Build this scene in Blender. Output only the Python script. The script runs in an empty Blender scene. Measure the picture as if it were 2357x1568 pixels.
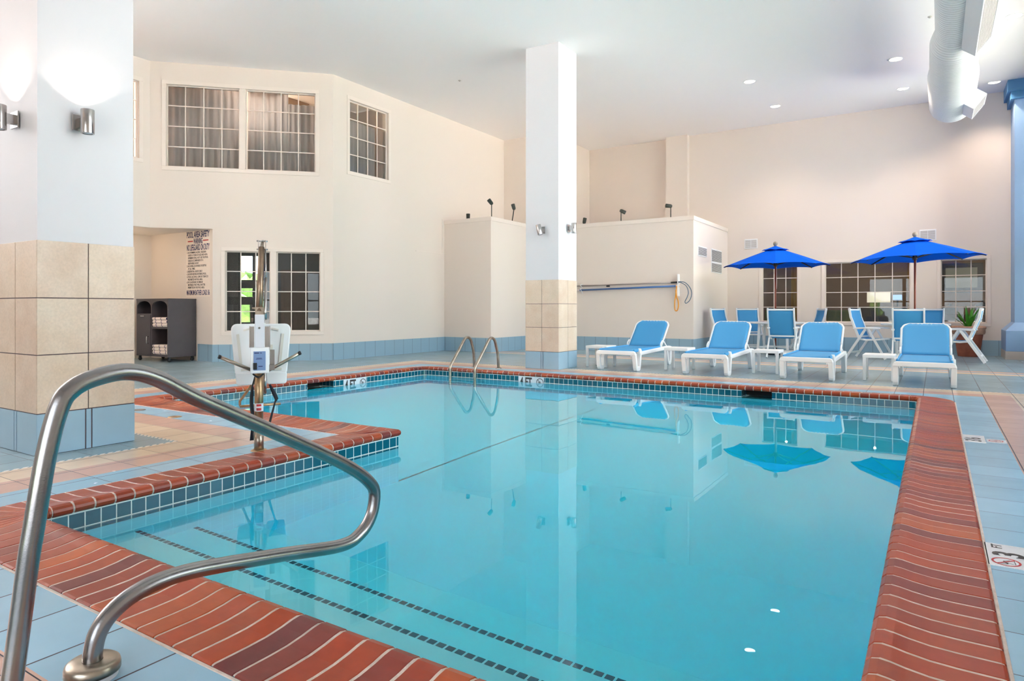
import bpy, bmesh, math, random
from math import sin, cos, pi, radians
from mathutils import Vector, Matrix
random.seed(7)
C = bpy.context.scene.collection
S = bpy.context.scene

# ------------------------------------------------------------------ camera, world, big lights, exposure
F, YAW, H = 1529.5, 0.56775, 1.08
cd = bpy.data.cameras.new('camera'); cam = bpy.data.objects.new('camera', cd); C.objects.link(cam)
cam.location = (0, 0, H); cam.rotation_euler = (pi/2, 0, YAW)
cd.sensor_width = 36; cd.lens = 36*F/2357; cd.shift_y = -(784-708.9)/2357; cd.clip_end = 200
S.camera = cam
S.view_settings.view_transform = 'Standard'; S.view_settings.look = 'None'
S.view_settings.gamma = 1; S.view_settings.use_curve_mapping = False
S.view_settings.exposure = 0.37
w = bpy.data.worlds.new('sky'); S.world = w; w.use_nodes = True
wn = w.node_tree.nodes; wl = w.node_tree.links
bg = wn['Background']; bg.inputs[0].default_value = (0.84, 0.92, 1.0, 1); bg.inputs[1].default_value = 5.7
sl = bpy.data.lights.new('sun', 'SUN'); sl.energy = 44; sl.angle = radians(1); sl.color = (1, .97, .95)
so = bpy.data.objects.new('sun', sl); C.objects.link(so); so.rotation_euler = Vector((.50, -.12, -.86)).to_track_quat('-Z', 'Y').to_euler()
cy_ = S.cycles
cy_.max_bounces = 12; cy_.diffuse_bounces = 7; cy_.glossy_bounces = 5; cy_.transparent_max_bounces = 14
cy_.transmission_bounces = 8; cy_.volume_bounces = 0
cy_.caustics_reflective = False; cy_.caustics_refractive = True
cy_.sample_clamp_indirect = 12; cy_.use_denoising = True
cy_.blur_glossy = 0.5

def portal(name, loc, rot, sx, sy):
    L = bpy.data.lights.new(name, 'AREA'); L.shape = 'RECTANGLE'; L.size = sx; L.size_y = sy
    L.cycles.is_portal = True
    o = bpy.data.objects.new(name, L); C.objects.link(o); o.location = loc; o.rotation_euler = rot
portal('daylight_portal', (2.25, 10.7, 2.9), (0, pi/2, 0), 5.2, 15.6)
portal('daylight_portal', (-.5, -3.35, 1.5), (pi/2, 0, 0), 4.9, 2.4)

# ------------------------------------------------------------------ materials
def nt(m): return m.node_tree.nodes, m.node_tree.links
def s2l(c): return tuple(((x/255)/12.92 if x/255 <= .04045 else ((x/255+.055)/1.055)**2.4) for x in c)
def mat(name, rgb, rough=.5, metal=0., bump=0., bscale=60., var=0., vscale=3., coat=0., emit=None, es=0., trans=0.):
    m = bpy.data.materials.new(name); m.use_nodes = True; n, l = nt(m); p = n['Principled BSDF']
    c = (*s2l(rgb), 1)
    p.inputs['Base Color'].default_value = c; p.inputs['Roughness'].default_value = rough
    p.inputs['Metallic'].default_value = metal; p.inputs['Coat Weight'].default_value = coat
    if emit: p.inputs['Emission Color'].default_value = (*s2l(emit), 1); p.inputs['Emission Strength'].default_value = es
    tc = n.new('ShaderNodeTexCoord')
    if var:
        t = n.new('ShaderNodeTexNoise'); t.inputs['Scale'].default_value = vscale; t.inputs['Detail'].default_value = 4
        l.new(tc.outputs['Object'], t.inputs['Vector'])
        mr = n.new('ShaderNodeMapRange'); mr.inputs[1].default_value = .3; mr.inputs[2].default_value = .7
        mr.inputs[3].default_value = 1-var; mr.inputs[4].default_value = 1+var; l.new(t.outputs[0], mr.inputs[0])
        hs = n.new('ShaderNodeHueSaturation'); hs.inputs['Color'].default_value = c
        l.new(mr.outputs[0], hs.inputs['Value']); l.new(hs.outputs[0], p.inputs['Base Color'])
    if bump:
        t = n.new('ShaderNodeTexNoise'); t.inputs['Scale'].default_value = bscale; t.inputs['Detail'].default_value = 3
        l.new(tc.outputs['Object'], t.inputs['Vector'])
        b = n.new('ShaderNodeBump'); b.inputs['Strength'].default_value = bump; b.inputs['Distance'].default_value = .01
        l.new(t.outputs[0], b.inputs['Height']); l.new(b.outputs[0], p.inputs['Normal'])
    return m
class NG:
    """tiny helper for math node chains"""
    def __init__(s, m): s.n, s.l = nt(m)
    def m(s, op, a, b=None, c=None):
        x = s.n.new('ShaderNodeMath'); x.operation = op
        for i, v in enumerate((a, b, c)):
            if v is None: continue
            if isinstance(v, (int, float)): x.inputs[i].default_value = v
            else: s.l.new(v, x.inputs[i])
        return x.outputs[0]
    def mix(s, f, a, b):
        x = s.n.new('ShaderNodeMix'); x.data_type = 'RGBA'
        for i, v in ((0, f), (6, a), (7, b)):
            if isinstance(v, tuple): x.inputs[i].default_value = (*v[:3], 1)
            elif isinstance(v, (int, float)): x.inputs[i].default_value = v
            else: s.l.new(v, x.inputs[i])
        return x.outputs[2]
    def pos(s):
        g = s.n.new('ShaderNodeNewGeometry'); sp = s.n.new('ShaderNodeSeparateXYZ'); s.l.new(g.outputs['Position'], sp.inputs[0])
        s.geo = g
        return sp.outputs[0], sp.outputs[1], sp.outputs[2]
    def noise(s, scale, detail=3, vec=None):
        t = s.n.new('ShaderNodeTexNoise'); t.inputs['Scale'].default_value = scale; t.inputs['Detail'].default_value = detail
        if vec is None:
            g = s.n.new('ShaderNodeNewGeometry'); vec = g.outputs['Position']
        s.l.new(vec, t.inputs['Vector']); return t.outputs[0]

M = {}
M['wall'] = mat('wall_paint', (227, 215, 205), .62, bump=.06, bscale=45)
M['ceil'] = mat('ceiling_paint', (250, 246, 246), .7, bump=.08, bscale=30)
M['pillar'] = mat('pillar_paint', (217, 215, 218), .6, bump=.06, bscale=45)
M['trimw'] = mat('cream_trim', (231, 219, 209), .5)
M['white_plastic'] = mat('white_plastic', (240, 240, 240), .35)
M['blue_fabric'] = mat('blue_sling', (62, 152, 208), .6, bump=.25, bscale=260)
M['steel'] = mat('brushed_steel', (152, 149, 150), .27, 1.0, bump=.03, bscale=200, var=.16, vscale=5)
M['steel_dull'] = mat('dull_steel', (168, 156, 142), .32, 1.0, var=.2, vscale=14)
M['bronze'] = mat('tarnished_steel', (176, 146, 112), .35, .85, var=.22, vscale=20)
M['satin'] = mat('satin_nickel', (188, 184, 182), .22, 1.0)
M['black'] = mat('black_rubber', (24, 25, 30), .5)
M['belt'] = mat('belt_webbing', (22, 26, 38), .7)
M['dark'] = mat('recess_shade', (34, 30, 27), .8)
M['para'] = mat('parasol_canvas', (0, 88, 214), .95, bump=.15, bscale=200)
M['para'].node_tree.nodes['Principled BSDF'].inputs['Specular IOR Level'].default_value = .08
M['wood'] = mat('varnished_wood', (138, 58, 32), .35, var=.15, vscale=12)
M['finial'] = mat('grey_finial', (150, 140, 126), .5)
M['terra'] = mat('terracotta', (172, 98, 74), .75, bump=.3, bscale=25, var=.18, vscale=7)
M['terra_rim'] = mat('weathered_terracotta', (186, 142, 118), .8, bump=.4, bscale=20, var=.22, vscale=9)
M['soil'] = mat('soil', (50, 38, 30), .9)
M['leaf'] = mat('leaf', (66, 142, 40), .4, var=.25, vscale=9)
M['bluepaint'] = mat('blue_column_paint', (138, 168, 204), .55)
M['bluecap'] = mat('blue_capital_paint', (72, 128, 176), .55)
M['duct'] = mat('duct_white', (232, 233, 234), .4)
M['grille'] = mat('vent_grille', (186, 180, 175), .6)
M['ventdark'] = mat('vent_dark', (120, 112, 106), .7)
M['towel'] = mat('towel_cotton', (236, 218, 208), .9, bump=.5, bscale=120)
M['navy'] = mat('navy_ink', (38, 40, 92), .7)
M['red'] = mat('red_ink', (190, 40, 42), .6)
M['ink'] = mat('dark_ink', (66, 58, 58), .7)
M['marker'] = mat('marker_tile_white', (226, 224, 228), .3)
M['bluebase'] = mat('pale_blue_tile', (152, 184, 204), .3, var=.05, vscale=2)
M['basegrout'] = mat('grout_grey', (140, 132, 134), .8)
M['panelblue'] = mat('panel_blue', (120, 144, 184), .4)
M['orange'] = mat('orange_webbing', (226, 150, 28), .6)
M['bluehose'] = mat('blue_pole', (66, 104, 158), .35)
M['hoop'] = mat('hoop_blue_grey', (70, 100, 124), .4)
M['greypole'] = mat('grey_pole', (160, 150, 146), .35, .5)
M['spot'] = mat('spotlight_black', (48, 54, 48), .5)
M['lens'] = mat('lamp_lens', (255, 250, 240), .4, emit=(255, 240, 218), es=9)
M['lampglow'] = mat('lamp_glow', (255, 250, 240), .4, emit=(255, 228, 196), es=5)
M['shade'] = mat('lamp_shade', (250, 240, 224), .8, emit=(255, 238, 214), es=.8)
M['screen'] = mat('screen_glow', (150, 190, 255), .4, emit=(150, 190, 255), es=1.0)
M['gold'] = mat('gold_curtain', (206, 152, 58), .8)
M['sheer'] = mat('sheer_curtain', (214, 210, 212), .85, bump=.2, bscale=90)
def transl(m, f):
    n, l = nt(m); p = n['Principled BSDF']; t = n.new('ShaderNodeBsdfTranslucent'); t.inputs[0].default_value = p.inputs['Base Color'].default_value
    x = n.new('ShaderNodeMixShader'); x.inputs[0].default_value = f; l.new(p.outputs[0], x.inputs[1]); l.new(t.outputs[0], x.inputs[2]); l.new(x.outputs[0], n['Material Output'].inputs['Surface'])
transl(M['sheer'], .55)
M['brownwall'] = mat('lobby_wall', (150, 122, 98), .7)
M['orangewall'] = mat('orange_wall', (214, 132, 42), .7)
M['greyroom'] = mat('gym_wall', (96, 92, 90), .7)
M['brown'] = mat('brown_door', (120, 88, 70), .6)
M['booth'] = mat('green_vinyl', (122, 136, 56), .5)
M['cabdark'] = mat('dark_furniture', (42, 36, 36), .6)
M['pale_ground'] = mat('bounce_ground', (242, 236, 230), .9, var=.1, vscale=2)
M['hedge'] = mat('hedge_leaf', (104, 140, 58), .7, var=.35, vscale=6)
M['blackframe'] = mat('black_frame', (34, 34, 36), .4)
M['paving'] = mat('outside_paving', (170, 160, 148), .8)

# --- deck tiles
PIT = .312
def deck_mat():
    m = bpy.data.materials.new('deck_tiles'); m.use_nodes = True; g = NG(m); p = g.n['Principled BSDF']
    x, y, z = g.pos()
    def cheb(x0, x1, y0, y1):
        a = g.m('SUBTRACT', g.m('ABSOLUTE', g.m('SUBTRACT', x, (x0+x1)/2)), (x1-x0)/2)
        b = g.m('SUBTRACT', g.m('ABSOLUTE', g.m('SUBTRACT', y, (y0+y1)/2)), (y1-y0)/2)
        return g.m('MAXIMUM', a, b)
    d = g.m('MINIMUM', cheb(-4.275, .18, 1.2, 9.565), cheb(-8.08, .18, 3.985, 9.565))
    blue, pink, cream, grey = s2l((148, 188, 212)), s2l((202, 164, 150)), s2l((220, 194, 168)), s2l((142, 164, 174))
    c = g.mix(g.m('GREATER_THAN', d, .3), blue, pink)
    c = g.mix(g.m('GREATER_THAN', d, .595), c, cream)
    c = g.mix(g.m('GREATER_THAN', d, .9), c, grey)
    # second decorative course further back on the deck
    far = g.m('MULTIPLY', g.m('GREATER_THAN', x, -9.2), g.m('GREATER_THAN', d, 1.5))
    for (a, b, col) in ((13.15, 13.40, cream), (13.40, 13.62, s2l((176, 180, 184))), (13.62, 13.80, s2l((208, 172, 152)))):
        f = g.m('MULTIPLY', g.m('MULTIPLY', g.m('GREATER_THAN', y, a), g.m('LESS_THAN', y, b)), far)
        c = g.mix(f, c, col)
    # tile to tile variation
    ix = g.m('FLOOR', g.m('DIVIDE', g.m('SUBTRACT', x, .18), PIT)); iy = g.m('FLOOR', g.m('DIVIDE', g.m('SUBTRACT', y, 1.2), PIT))
    wn_ = g.n.new('ShaderNodeTexWhiteNoise'); wn_.noise_dimensions = '2D'
    cb = g.n.new('ShaderNodeCombineXYZ'); g.l.new(ix, cb.inputs[0]); g.l.new(iy, cb.inputs[1]); g.l.new(cb.outputs[0], wn_.inputs['Vector'])
    v = g.m('ADD', g.m('MULTIPLY', wn_.outputs[0], .12), .94)
    v = g.m('MULTIPLY', v, g.m('ADD', g.m('MULTIPLY', g.noise(5, 5), .16), .92))
    hs = g.n.new('ShaderNodeHueSaturation'); g.l.new(c, hs.inputs['Color']); g.l.new(v, hs.inputs['Value']); c = hs.outputs[0]
    # mosaic dash line
    dl = g.m('LESS_THAN', g.m('ABSOLUTE', g.m('SUBTRACT', d, .915)), .014)
    ds = g.m('LESS_THAN', g.m('FRACT', g.m('DIVIDE', g.m('ADD', x, y), .055)), .62)
    c = g.mix(g.m('MULTIPLY', dl, ds), c, s2l((236, 226, 216)))
    # grout
    def gl(v, off, wid):
        f = g.m('ABSOLUTE', g.m('SUBTRACT', g.m('FRACT', g.m('DIVIDE', g.m('SUBTRACT', v, off), PIT)), .5))
        return g.m('GREATER_THAN', f, .5-wid/PIT)
    gx = gl(x, .18, .0036); gy = gl(y, 1.2, .0022)
    gr = g.m('MAXIMUM', gx, gy)
    c = g.mix(gr, c, s2l((70, 66, 72)))
    g.l.new(c, p.inputs['Base Color'])
    r = g.m('ADD', g.m('MULTIPLY', g.noise(9, 4), .10), .20)
    r = g.m('MAXIMUM', r, g.m('MULTIPLY', gr, .8)); g.l.new(r, p.inputs['Roughness'])
    b = g.n.new('ShaderNodeBump'); b.inputs['Strength'].default_value = .25; b.inputs['Distance'].default_value = .0012
    g.l.new(g.m('SUBTRACT', g.m('MULTIPLY', g.noise(3, 1), .3), gr), b.inputs['Height']); g.l.new(b.outputs[0], p.inputs['Normal'])
    return m
M['deck'] = deck_mat()

def brick_mat():
    m = bpy.data.materials.new('coping_brick'); m.use_nodes = True; g = NG(m); p = g.n['Principled BSDF']
    geo = g.n.new('ShaderNodeNewGeometry')
    r = g.n.new('ShaderNodeValToRGB'); r.color_ramp.interpolation = 'LINEAR'
    cols = [(0, (150, 54, 24)), (.2, (178, 72, 28)), (.38, (154, 58, 28)), (.55, (188, 88, 34)), (.7, (142, 54, 34)), (.82, (108, 48, 48)), (.92, (172, 64, 26)), (1, (134, 48, 28))]
    e = r.color_ramp.elements
    e[0].position, e[0].color = 0, (*s2l(cols[0][1]), 1); e[1].position, e[1].color = 1, (*s2l(cols[-1][1]), 1)
    for q, cc in cols[1:-1]:
        k = e.new(q); k.color = (*s2l(cc), 1)
    g.l.new(geo.outputs['Random Per Island'], r.inputs[0])
    n1 = g.noise(7, 5)
    c = g.mix(g.m('MULTIPLY', g.noise(6, 1), .45), r.outputs[0], s2l((124, 54, 50)))
    hs = g.n.new('ShaderNodeHueSaturation'); g.l.new(c, hs.inputs['Color'])
    g.l.new(g.m('ADD', g.m('MULTIPLY', g.noise(24, 2), .3), .85), hs.inputs['Value'])
    g.l.new(hs.outputs[0], p.inputs['Base Color'])
    p.inputs['Roughness'].default_value = .3; p.inputs['Specular IOR Level'].default_value = .32
    b = g.n.new('ShaderNodeBump'); b.inputs['Strength'].default_value = .08; b.inputs['Distance'].default_value = .0012
    g.l.new(g.noise(30, 2), b.inputs['Height']); g.l.new(b.outputs[0], p.inputs['Normal'])
    return m
M['brick'] = brick_mat()
M['bgrout'] = mat('coping_grout', (206, 190, 180), .85, bump=.5, bscale=90, var=.12, vscale=20)

def poolwall_mat():
    m = bpy.data.materials.new('pool_wall'); m.use_nodes = True; g = NG(m); p = g.n['Principled BSDF']
    uv = g.n.new('ShaderNodeUVMap'); sp = g.n.new('ShaderNodeSeparateXYZ'); g.l.new(uv.outputs[0], sp.inputs[0])
    u, v = sp.outputs[0], sp.outputs[1]
    P = .083
    fu = g.m('FRACT', g.m('DIVIDE', u, P)); fv = g.m('FRACT', g.m('DIVIDE', g.m('SUBTRACT', v, -.034), P))
    gr = g.m('MAXIMUM', g.m('GREATER_THAN', g.m('ABSOLUTE', g.m('SUBTRACT', fu, .5)), .465), g.m('GREATER_THAN', g.m('ABSOLUTE', g.m('SUBTRACT', fv, .5)), .465))
    gr = g.m('MAXIMUM', gr, g.m('GREATER_THAN', v, -.034))
    wn_ = g.n.new('ShaderNodeTexWhiteNoise'); wn_.noise_dimensions = '2D'
    cb = g.n.new('ShaderNodeCombineXYZ'); g.l.new(g.m('FLOOR', g.m('DIVIDE', u, P)), cb.inputs[0]); g.l.new(g.m('FLOOR', g.m('DIVIDE', g.m('SUBTRACT', v, -.034), P)), cb.inputs[1]); g.l.new(cb.outputs[0], wn_.inputs['Vector'])
    t = g.mix(wn_.outputs[0], s2l((8, 78, 98)), s2l((24, 100, 120)))
    c = g.mix(gr, t, s2l((226, 232, 226)))
    c = g.mix(g.m('LESS_THAN', v, -.2), c, s2l((200, 243, 255)))
    g.l.new(c, p.inputs['Base Color'])
    g.l.new(g.m('ADD', g.m('MULTIPLY', gr, .5), .12), p.inputs['Roughness'])
    return m
M['poolwall'] = poolwall_mat()
M['plaster'] = mat('pool_plaster', (200, 243, 255), .7)
M['steptile'] = mat('step_edge_tile', (14, 78, 104), .3)

def water_mat():
    m = bpy.data.materials.new('pool_water'); m.use_nodes = True; g = NG(m); n, l = g.n, g.l
    n.remove(n['Principled BSDF']); out = n['Material Output']
    gl = n.new('ShaderNodeBsdfGlass'); gl.inputs['Roughness'].default_value = .0; gl.inputs['IOR'].default_value = 1.333
    b = n.new('ShaderNodeBump'); b.inputs['Strength'].default_value = .03; b.inputs['Distance'].default_value = .02
    l.new(g.noise(1.6, 2), b.inputs['Height']); l.new(b.outputs[0], gl.inputs['Normal'])
    l.new(gl.outputs[0], out.inputs['Surface'])
    va = n.new('ShaderNodeVolumeAbsorption'); va.inputs['Color'].default_value = (.0, .955, 1.0, 1); va.inputs['Density'].default_value = 1.25
    l.new(va.outputs[0], out.inputs['Volume'])
    return m
M['water'] = water_mat()

def glass_mat(name, wired=False, tint=(.9, .93, .92), refl=1.0):
    m = bpy.data.materials.new(name); m.use_nodes = True; g = NG(m); n, l = g.n, g.l
    n.remove(n['Principled BSDF']); out = n['Material Output']
    fr = n.new('ShaderNodeFresnel'); fr.inputs['IOR'].default_value = 1.5
    f = g.m('MINIMUM', g.m('MULTIPLY', fr.outputs[0], 2.0*refl), 1.0)
    gl = n.new('ShaderNodeBsdfGlossy'); gl.inputs['Roughness'].default_value = .01
    tr = n.new('ShaderNodeBsdfTransparent'); tr.inputs[0].default_value = (*tint, 1); mx = n.new('ShaderNodeMixShader')
    l.new(f, mx.inputs[0]); l.new(tr.outputs[0], mx.inputs[1]); l.new(gl.outputs[0], mx.inputs[2])
    res = mx.outputs[0]
    if wired:
        x, y, z = g.pos(); s = g.m('ADD', x, g.m('MULTIPLY', y, .35)); k = 42
        a = g.m('ABSOLUTE', g.m('SUBTRACT', g.m('FRACT', g.m('MULTIPLY', g.m('ADD', g.m('MULTIPLY', s, 1.4), z), k)), .5))
        c = g.m('ABSOLUTE', g.m('SUBTRACT', g.m('FRACT', g.m('MULTIPLY', g.m('SUBTRACT', g.m('MULTIPLY', s, 1.4), z), k)), .5))
        wr = g.m('MULTIPLY', g.m('MAXIMUM', g.m('GREATER_THAN', a, .45), g.m('GREATER_THAN', c, .45)), .5)
        df = n.new('ShaderNodeBsdfDiffuse'); df.inputs[0].default_value = (.25, .24, .23, 1)
        m2 = n.new('ShaderNodeMixShader'); l.new(wr, m2.inputs[0]); l.new(res, m2.inputs[1]); l.new(df.outputs[0], m2.inputs[2]); res = m2.outputs[0]
    l.new(res, out.inputs['Surface']); return m
M['glass'] = glass_mat('window_glass', refl=.4)
M['wired'] = glass_mat('wired_glass', True, refl=.4)
M['clear'] = glass_mat('clear_glazing', False, (.97, .98, .98), .5)

def tan_mat():
    m = bpy.data.materials.new('tan_stone_tile'); m.use_nodes = True; g = NG(m); p = g.n['Principled BSDF']
    geo = g.n.new('ShaderNodeNewGeometry')
    c = g.mix(geo.outputs['Random Per Island'], s2l((214, 192, 168)), s2l((204, 178, 156)))
    c = g.mix(g.m('MULTIPLY', g.m('SUBTRACT', g.noise(5, 6), .3), 1.1), c, s2l((228, 214, 198)))
    hs = g.n.new('ShaderNodeHueSaturation'); g.l.new(c, hs.inputs['Color'])
    g.l.new(g.m('ADD', g.m('MULTIPLY', g.noise(60, 4), .3), .85), hs.inputs['Value'])
    g.l.new(hs.outputs[0], p.inputs['Base Color']); p.inputs['Roughness'].default_value = .42
    return m
M['tan'] = tan_mat()
M['tgrout'] = mat('tile_grout', (96, 80, 84), .8)

def base_mat():
    m = bpy.data.materials.new('baseboard_tile'); m.use_nodes = True; g = NG(m); p = g.n['Principled BSDF']
    x, y, z = g.pos()
    s = g.m('ADD', x, y)
    k = .312
    f = g.m('GREATER_THAN', g.m('ABSOLUTE', g.m('SUBTRACT', g.m('FRACT', g.m('DIVIDE', s, k)), .5)), .488)
    c = g.mix(f, s2l((142, 172, 190)), s2l((92, 104, 116)))
    g.l.new(c, p.inputs['Base Color']); p.inputs['Roughness'].default_value = .35
    return m
M['base'] = base_mat()

def wicker_mat():
    m = bpy.data.materials.new('wicker_weave'); m.use_nodes = True; g = NG(m); p = g.n['Principled BSDF']
    x, y, z = g.pos(); s = g.m('ADD', x, y)
    a = g.m('SINE', g.m('MULTIPLY', s, 2*pi/.035)); b = g.m('SINE', g.m('MULTIPLY', z, 2*pi/.022))
    h = g.m('MULTIPLY', a, b)
    f = g.m('ADD', g.m('MULTIPLY', h, .5), .5)
    c = g.mix(f, s2l((58, 50, 52)), s2l((96, 88, 92)))
    g.l.new(c, p.inputs['Base Color']); p.inputs['Roughness'].default_value = .5
    bu = g.n.new('ShaderNodeBump'); bu.inputs['Strength'].default_value = .6; bu.inputs['Distance'].default_value = .004
    g.l.new(h, bu.inputs['Height']); g.l.new(bu.outputs[0], p.inputs['Normal'])
    return m
M['wicker'] = wicker_mat()
def toweltri():
    m = bpy.data.materials.new('striped_towel'); m.use_nodes = True; g = NG(m); p = g.n['Principled BSDF']
    x, y, z = g.pos()
    f = g.m('GREATER_THAN', g.m('ABSOLUTE', g.m('SUBTRACT', g.m('FRACT', g.m('DIVIDE', g.m('ADD', x, g.m('MULTIPLY', z, .25)), .2)), .5)), .45)
    c = g.mix(f, s2l((238, 220, 210)), s2l((46, 44, 96)))
    g.l.new(c, p.inputs['Base Color']); p.inputs['Roughness'].default_value = .95
    return m
M['stowel'] = toweltri()

# ------------------------------------------------------------------ mesh helpers
class MB:
    def __init__(s): s.v = []; s.f = []; s.mi = []; s.uv = []; s.smooth = []
    def add(s, vs, fs, mi=0, uv=None, smooth=False):
        o = len(s.v); s.v += [tuple(v) for v in vs]
        for k, f in enumerate(fs):
            s.f.append([o+i for i in f]); s.mi.append(mi); s.smooth.append(smooth)
            s.uv.append(uv[k] if uv else None)
        return s
    def box(s, x0, x1, y0, y1, z0, z1, mi=0, M4=None):
        vs = [(x, y, z) for z in (z0, z1) for y in (y0, y1) for x in (x0, x1)]
        if M4: vs = [M4 @ Vector(v) for v in vs]
        return s.add(vs, [(0, 2, 3, 1), (4, 5, 7, 6), (0, 1, 5, 4), (2, 6, 7, 3), (0, 4, 6, 2), (1, 3, 7, 5)], mi)
    def bar(s, a, b, w, h, mi=0, up=(0, 0, 1)):
        """rectangular bar from a to b, width w (sideways) height h (along up)"""
        a, b = Vector(a), Vector(b); d = (b-a).normalized(); u = Vector(up)
        r = d.cross(u)
        if r.length < 1e-5: r = d.cross(Vector((1, 0, 0)))
        r.normalize(); u = r.cross(d).normalized()
        vs = [p + r*i*w/2 + u*j*h/2 for p in (a, b) for i, j in ((-1, -1), (1, -1), (1, 1), (-1, 1))]
        return s.add(vs, [(0, 1, 2, 3), (7, 6, 5, 4), (0, 4, 5, 1), (1, 5, 6, 2), (2, 6, 7, 3), (3, 7, 4, 0)], mi)
    def tube(s, pts, r, n=16, mi=0, caps=True):
        pts = [Vector(p) for p in pts]; rs = r if isinstance(r, (list, tuple)) else [r]*len(pts)
        vs = []; up = None
        for i, p in enumerate(pts):
            d = ((pts[min(i+1, len(pts)-1)]-pts[max(i-1, 0)])).normalized()
            if up is None:
                up = Vector((0, 0, 1)) if abs(d.z) < .9 else Vector((1, 0, 0))
            up = (up - d*up.dot(d)).normalized(); sd = d.cross(up)
            for k in range(n):
                a = 2*pi*k/n; vs.append(p + (up*cos(a)+sd*sin(a))*rs[i])
        fs = []
        for i in range(len(pts)-1):
            for k in range(n):
                k2 = (k+1) % n; fs.append((i*n+k, i*n+k2, (i+1)*n+k2, (i+1)*n+k))
        s.add(vs, fs, mi, smooth=True)
        if caps:
            o = len(s.v)-len(vs)
            s.f.append([o+k for k in range(n)][::-1]); s.mi.append(mi); s.uv.append(None); s.smooth.append(False)
            e = o+(len(pts)-1)*n
            s.f.append([e+k for k in range(n)]); s.mi.append(mi); s.uv.append(None); s.smooth.append(False)
        return s
    def lathe(s, prof, c=(0, 0, 0), n=32, mi=0, smooth=True, M4=None):
        vs = []
        for (r, z) in prof:
            for k in range(n):
                a = 2*pi*k/n; v = Vector((c[0]+r*cos(a), c[1]+r*sin(a), c[2]+z)); vs.append(M4 @ v if M4 else v)
        fs = []
        for i in range(len(prof)-1):
            for k in range(n):
                k2 = (k+1) % n; fs.append((i*n+k, i*n+k2, (i+1)*n+k2, (i+1)*n+k))
        s.add(vs, fs, mi, smooth=smooth)
        return s
    def prism(s, poly, axis, a0, a1, mi=0, M4=None):
        """poly list of 2D points; axis 'x','y','z' extrude between a0..a1"""
        def P(p, a):
            v = {'x': (a, p[0], p[1]), 'y': (p[0], a, p[1]), 'z': (p[0], p[1], a)}[axis]
            return M4 @ Vector(v) if M4 else v
        n = len(poly); vs = [P(p, a0) for p in poly]+[P(p, a1) for p in poly]
        fs = [tuple(range(n))[::-1], tuple(range(n, 2*n))]+[(i, (i+1) % n, n+(i+1) % n, n+i) for i in range(n)]
        return s.add(vs, fs, mi)
    def build(s, name, mats, parent=None, bevel=0, recalc=True, sub=0, autos=False):
        me = bpy.data.meshes.new(name); me.from_pydata(s.v, [], s.f)
        mats = mats if isinstance(mats, (list, tuple)) else [mats]
        for m in mats: me.materials.append(m)
        for p, i, sm in zip(me.polygons, s.mi, s.smooth): p.material_index = i; p.use_smooth = sm
        if any(u for u in s.uv):
            L = me.uv_layers.new(name='UVMap')
            for p, u in zip(me.polygons, s.uv):
                if u:
                    for li, q in zip(p.loop_indices, u): L.data[li].uv = q
        if recalc:
            bm = bmesh.new(); bm.from_mesh(me); bmesh.ops.recalc_face_normals(bm, faces=bm.faces); bm.to_mesh(me); bm.free()
        o = bpy.data.objects.new(name, me); C.objects.link(o)
        if parent: o.parent = parent
        if bevel:
            b = o.modifiers.new('bevel', 'BEVEL'); b.width = bevel; b.segments = 2; b.limit_method = 'ANGLE'
        if sub:
            b = o.modifiers.new('subd', 'SUBSURF'); b.levels = sub; b.render_levels = sub
        return o
def thing(name, label, cat, loc=(0, 0, 0), rz=0, group=None, rot=None):
    o = bpy.data.objects.new(name, None); C.objects.link(o); o.location = loc
    o.rotation_euler = rot if rot else (0, 0, rz); o.empty_display_size = .1
    tag(o, label, cat, group); return o
def tag(o, label, cat, group=None):
    o['label'] = label; o['category'] = cat
    if group: o['group'] = group
    return o
def struct(o, label=None):
    o['kind'] = 'structure'
    if label: o['label'] = label
    return o
def explode(o):
    """every loose piece of a part becomes a part of its own"""
    me = o.data; n = len(me.vertices); par = list(range(n))
    def find(a):
        while par[a] != a: par[a] = par[par[a]]; a = par[a]
        return a
    for e in me.edges: par[find(e.vertices[0])] = find(e.vertices[1])
    groups = {}
    for p in me.polygons: groups.setdefault(find(p.vertices[0]), []).append(p)
    out = []
    for k, ps in enumerate(groups.values()):
        mb = MB(); vm = {}
        for p in ps:
            for v in p.vertices:
                if v not in vm: vm[v] = len(mb.v); mb.v.append(tuple(me.vertices[v].co))
            mb.f.append([vm[v] for v in p.vertices]); mb.mi.append(p.material_index); mb.uv.append(None); mb.smooth.append(p.use_smooth)
        c = mb.build(o.name.split('.')[0], list(me.materials), o.parent)
        for md in o.modifiers:
            if md.type == 'BEVEL': q = c.modifiers.new('bevel', 'BEVEL'); q.width = md.width; q.segments = 2; q.limit_method = 'ANGLE'
        out.append(c)
    bpy.data.objects.remove(o); return out
def smooth_all(o):
    for p in o.data.polygons: p.use_smooth = True
    return o
def dup(root, loc, rz, label, group=None):
    def cp(o, par):
        c = o.copy(); C.objects.link(c); c.parent = par
        for ch in list(o.children): cp(ch, c)
        return c
    r = cp(root, None); r.location = loc; r.rotation_euler = (0, 0, rz); r['label'] = label
    if group: r['group'] = group
    return r
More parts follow.
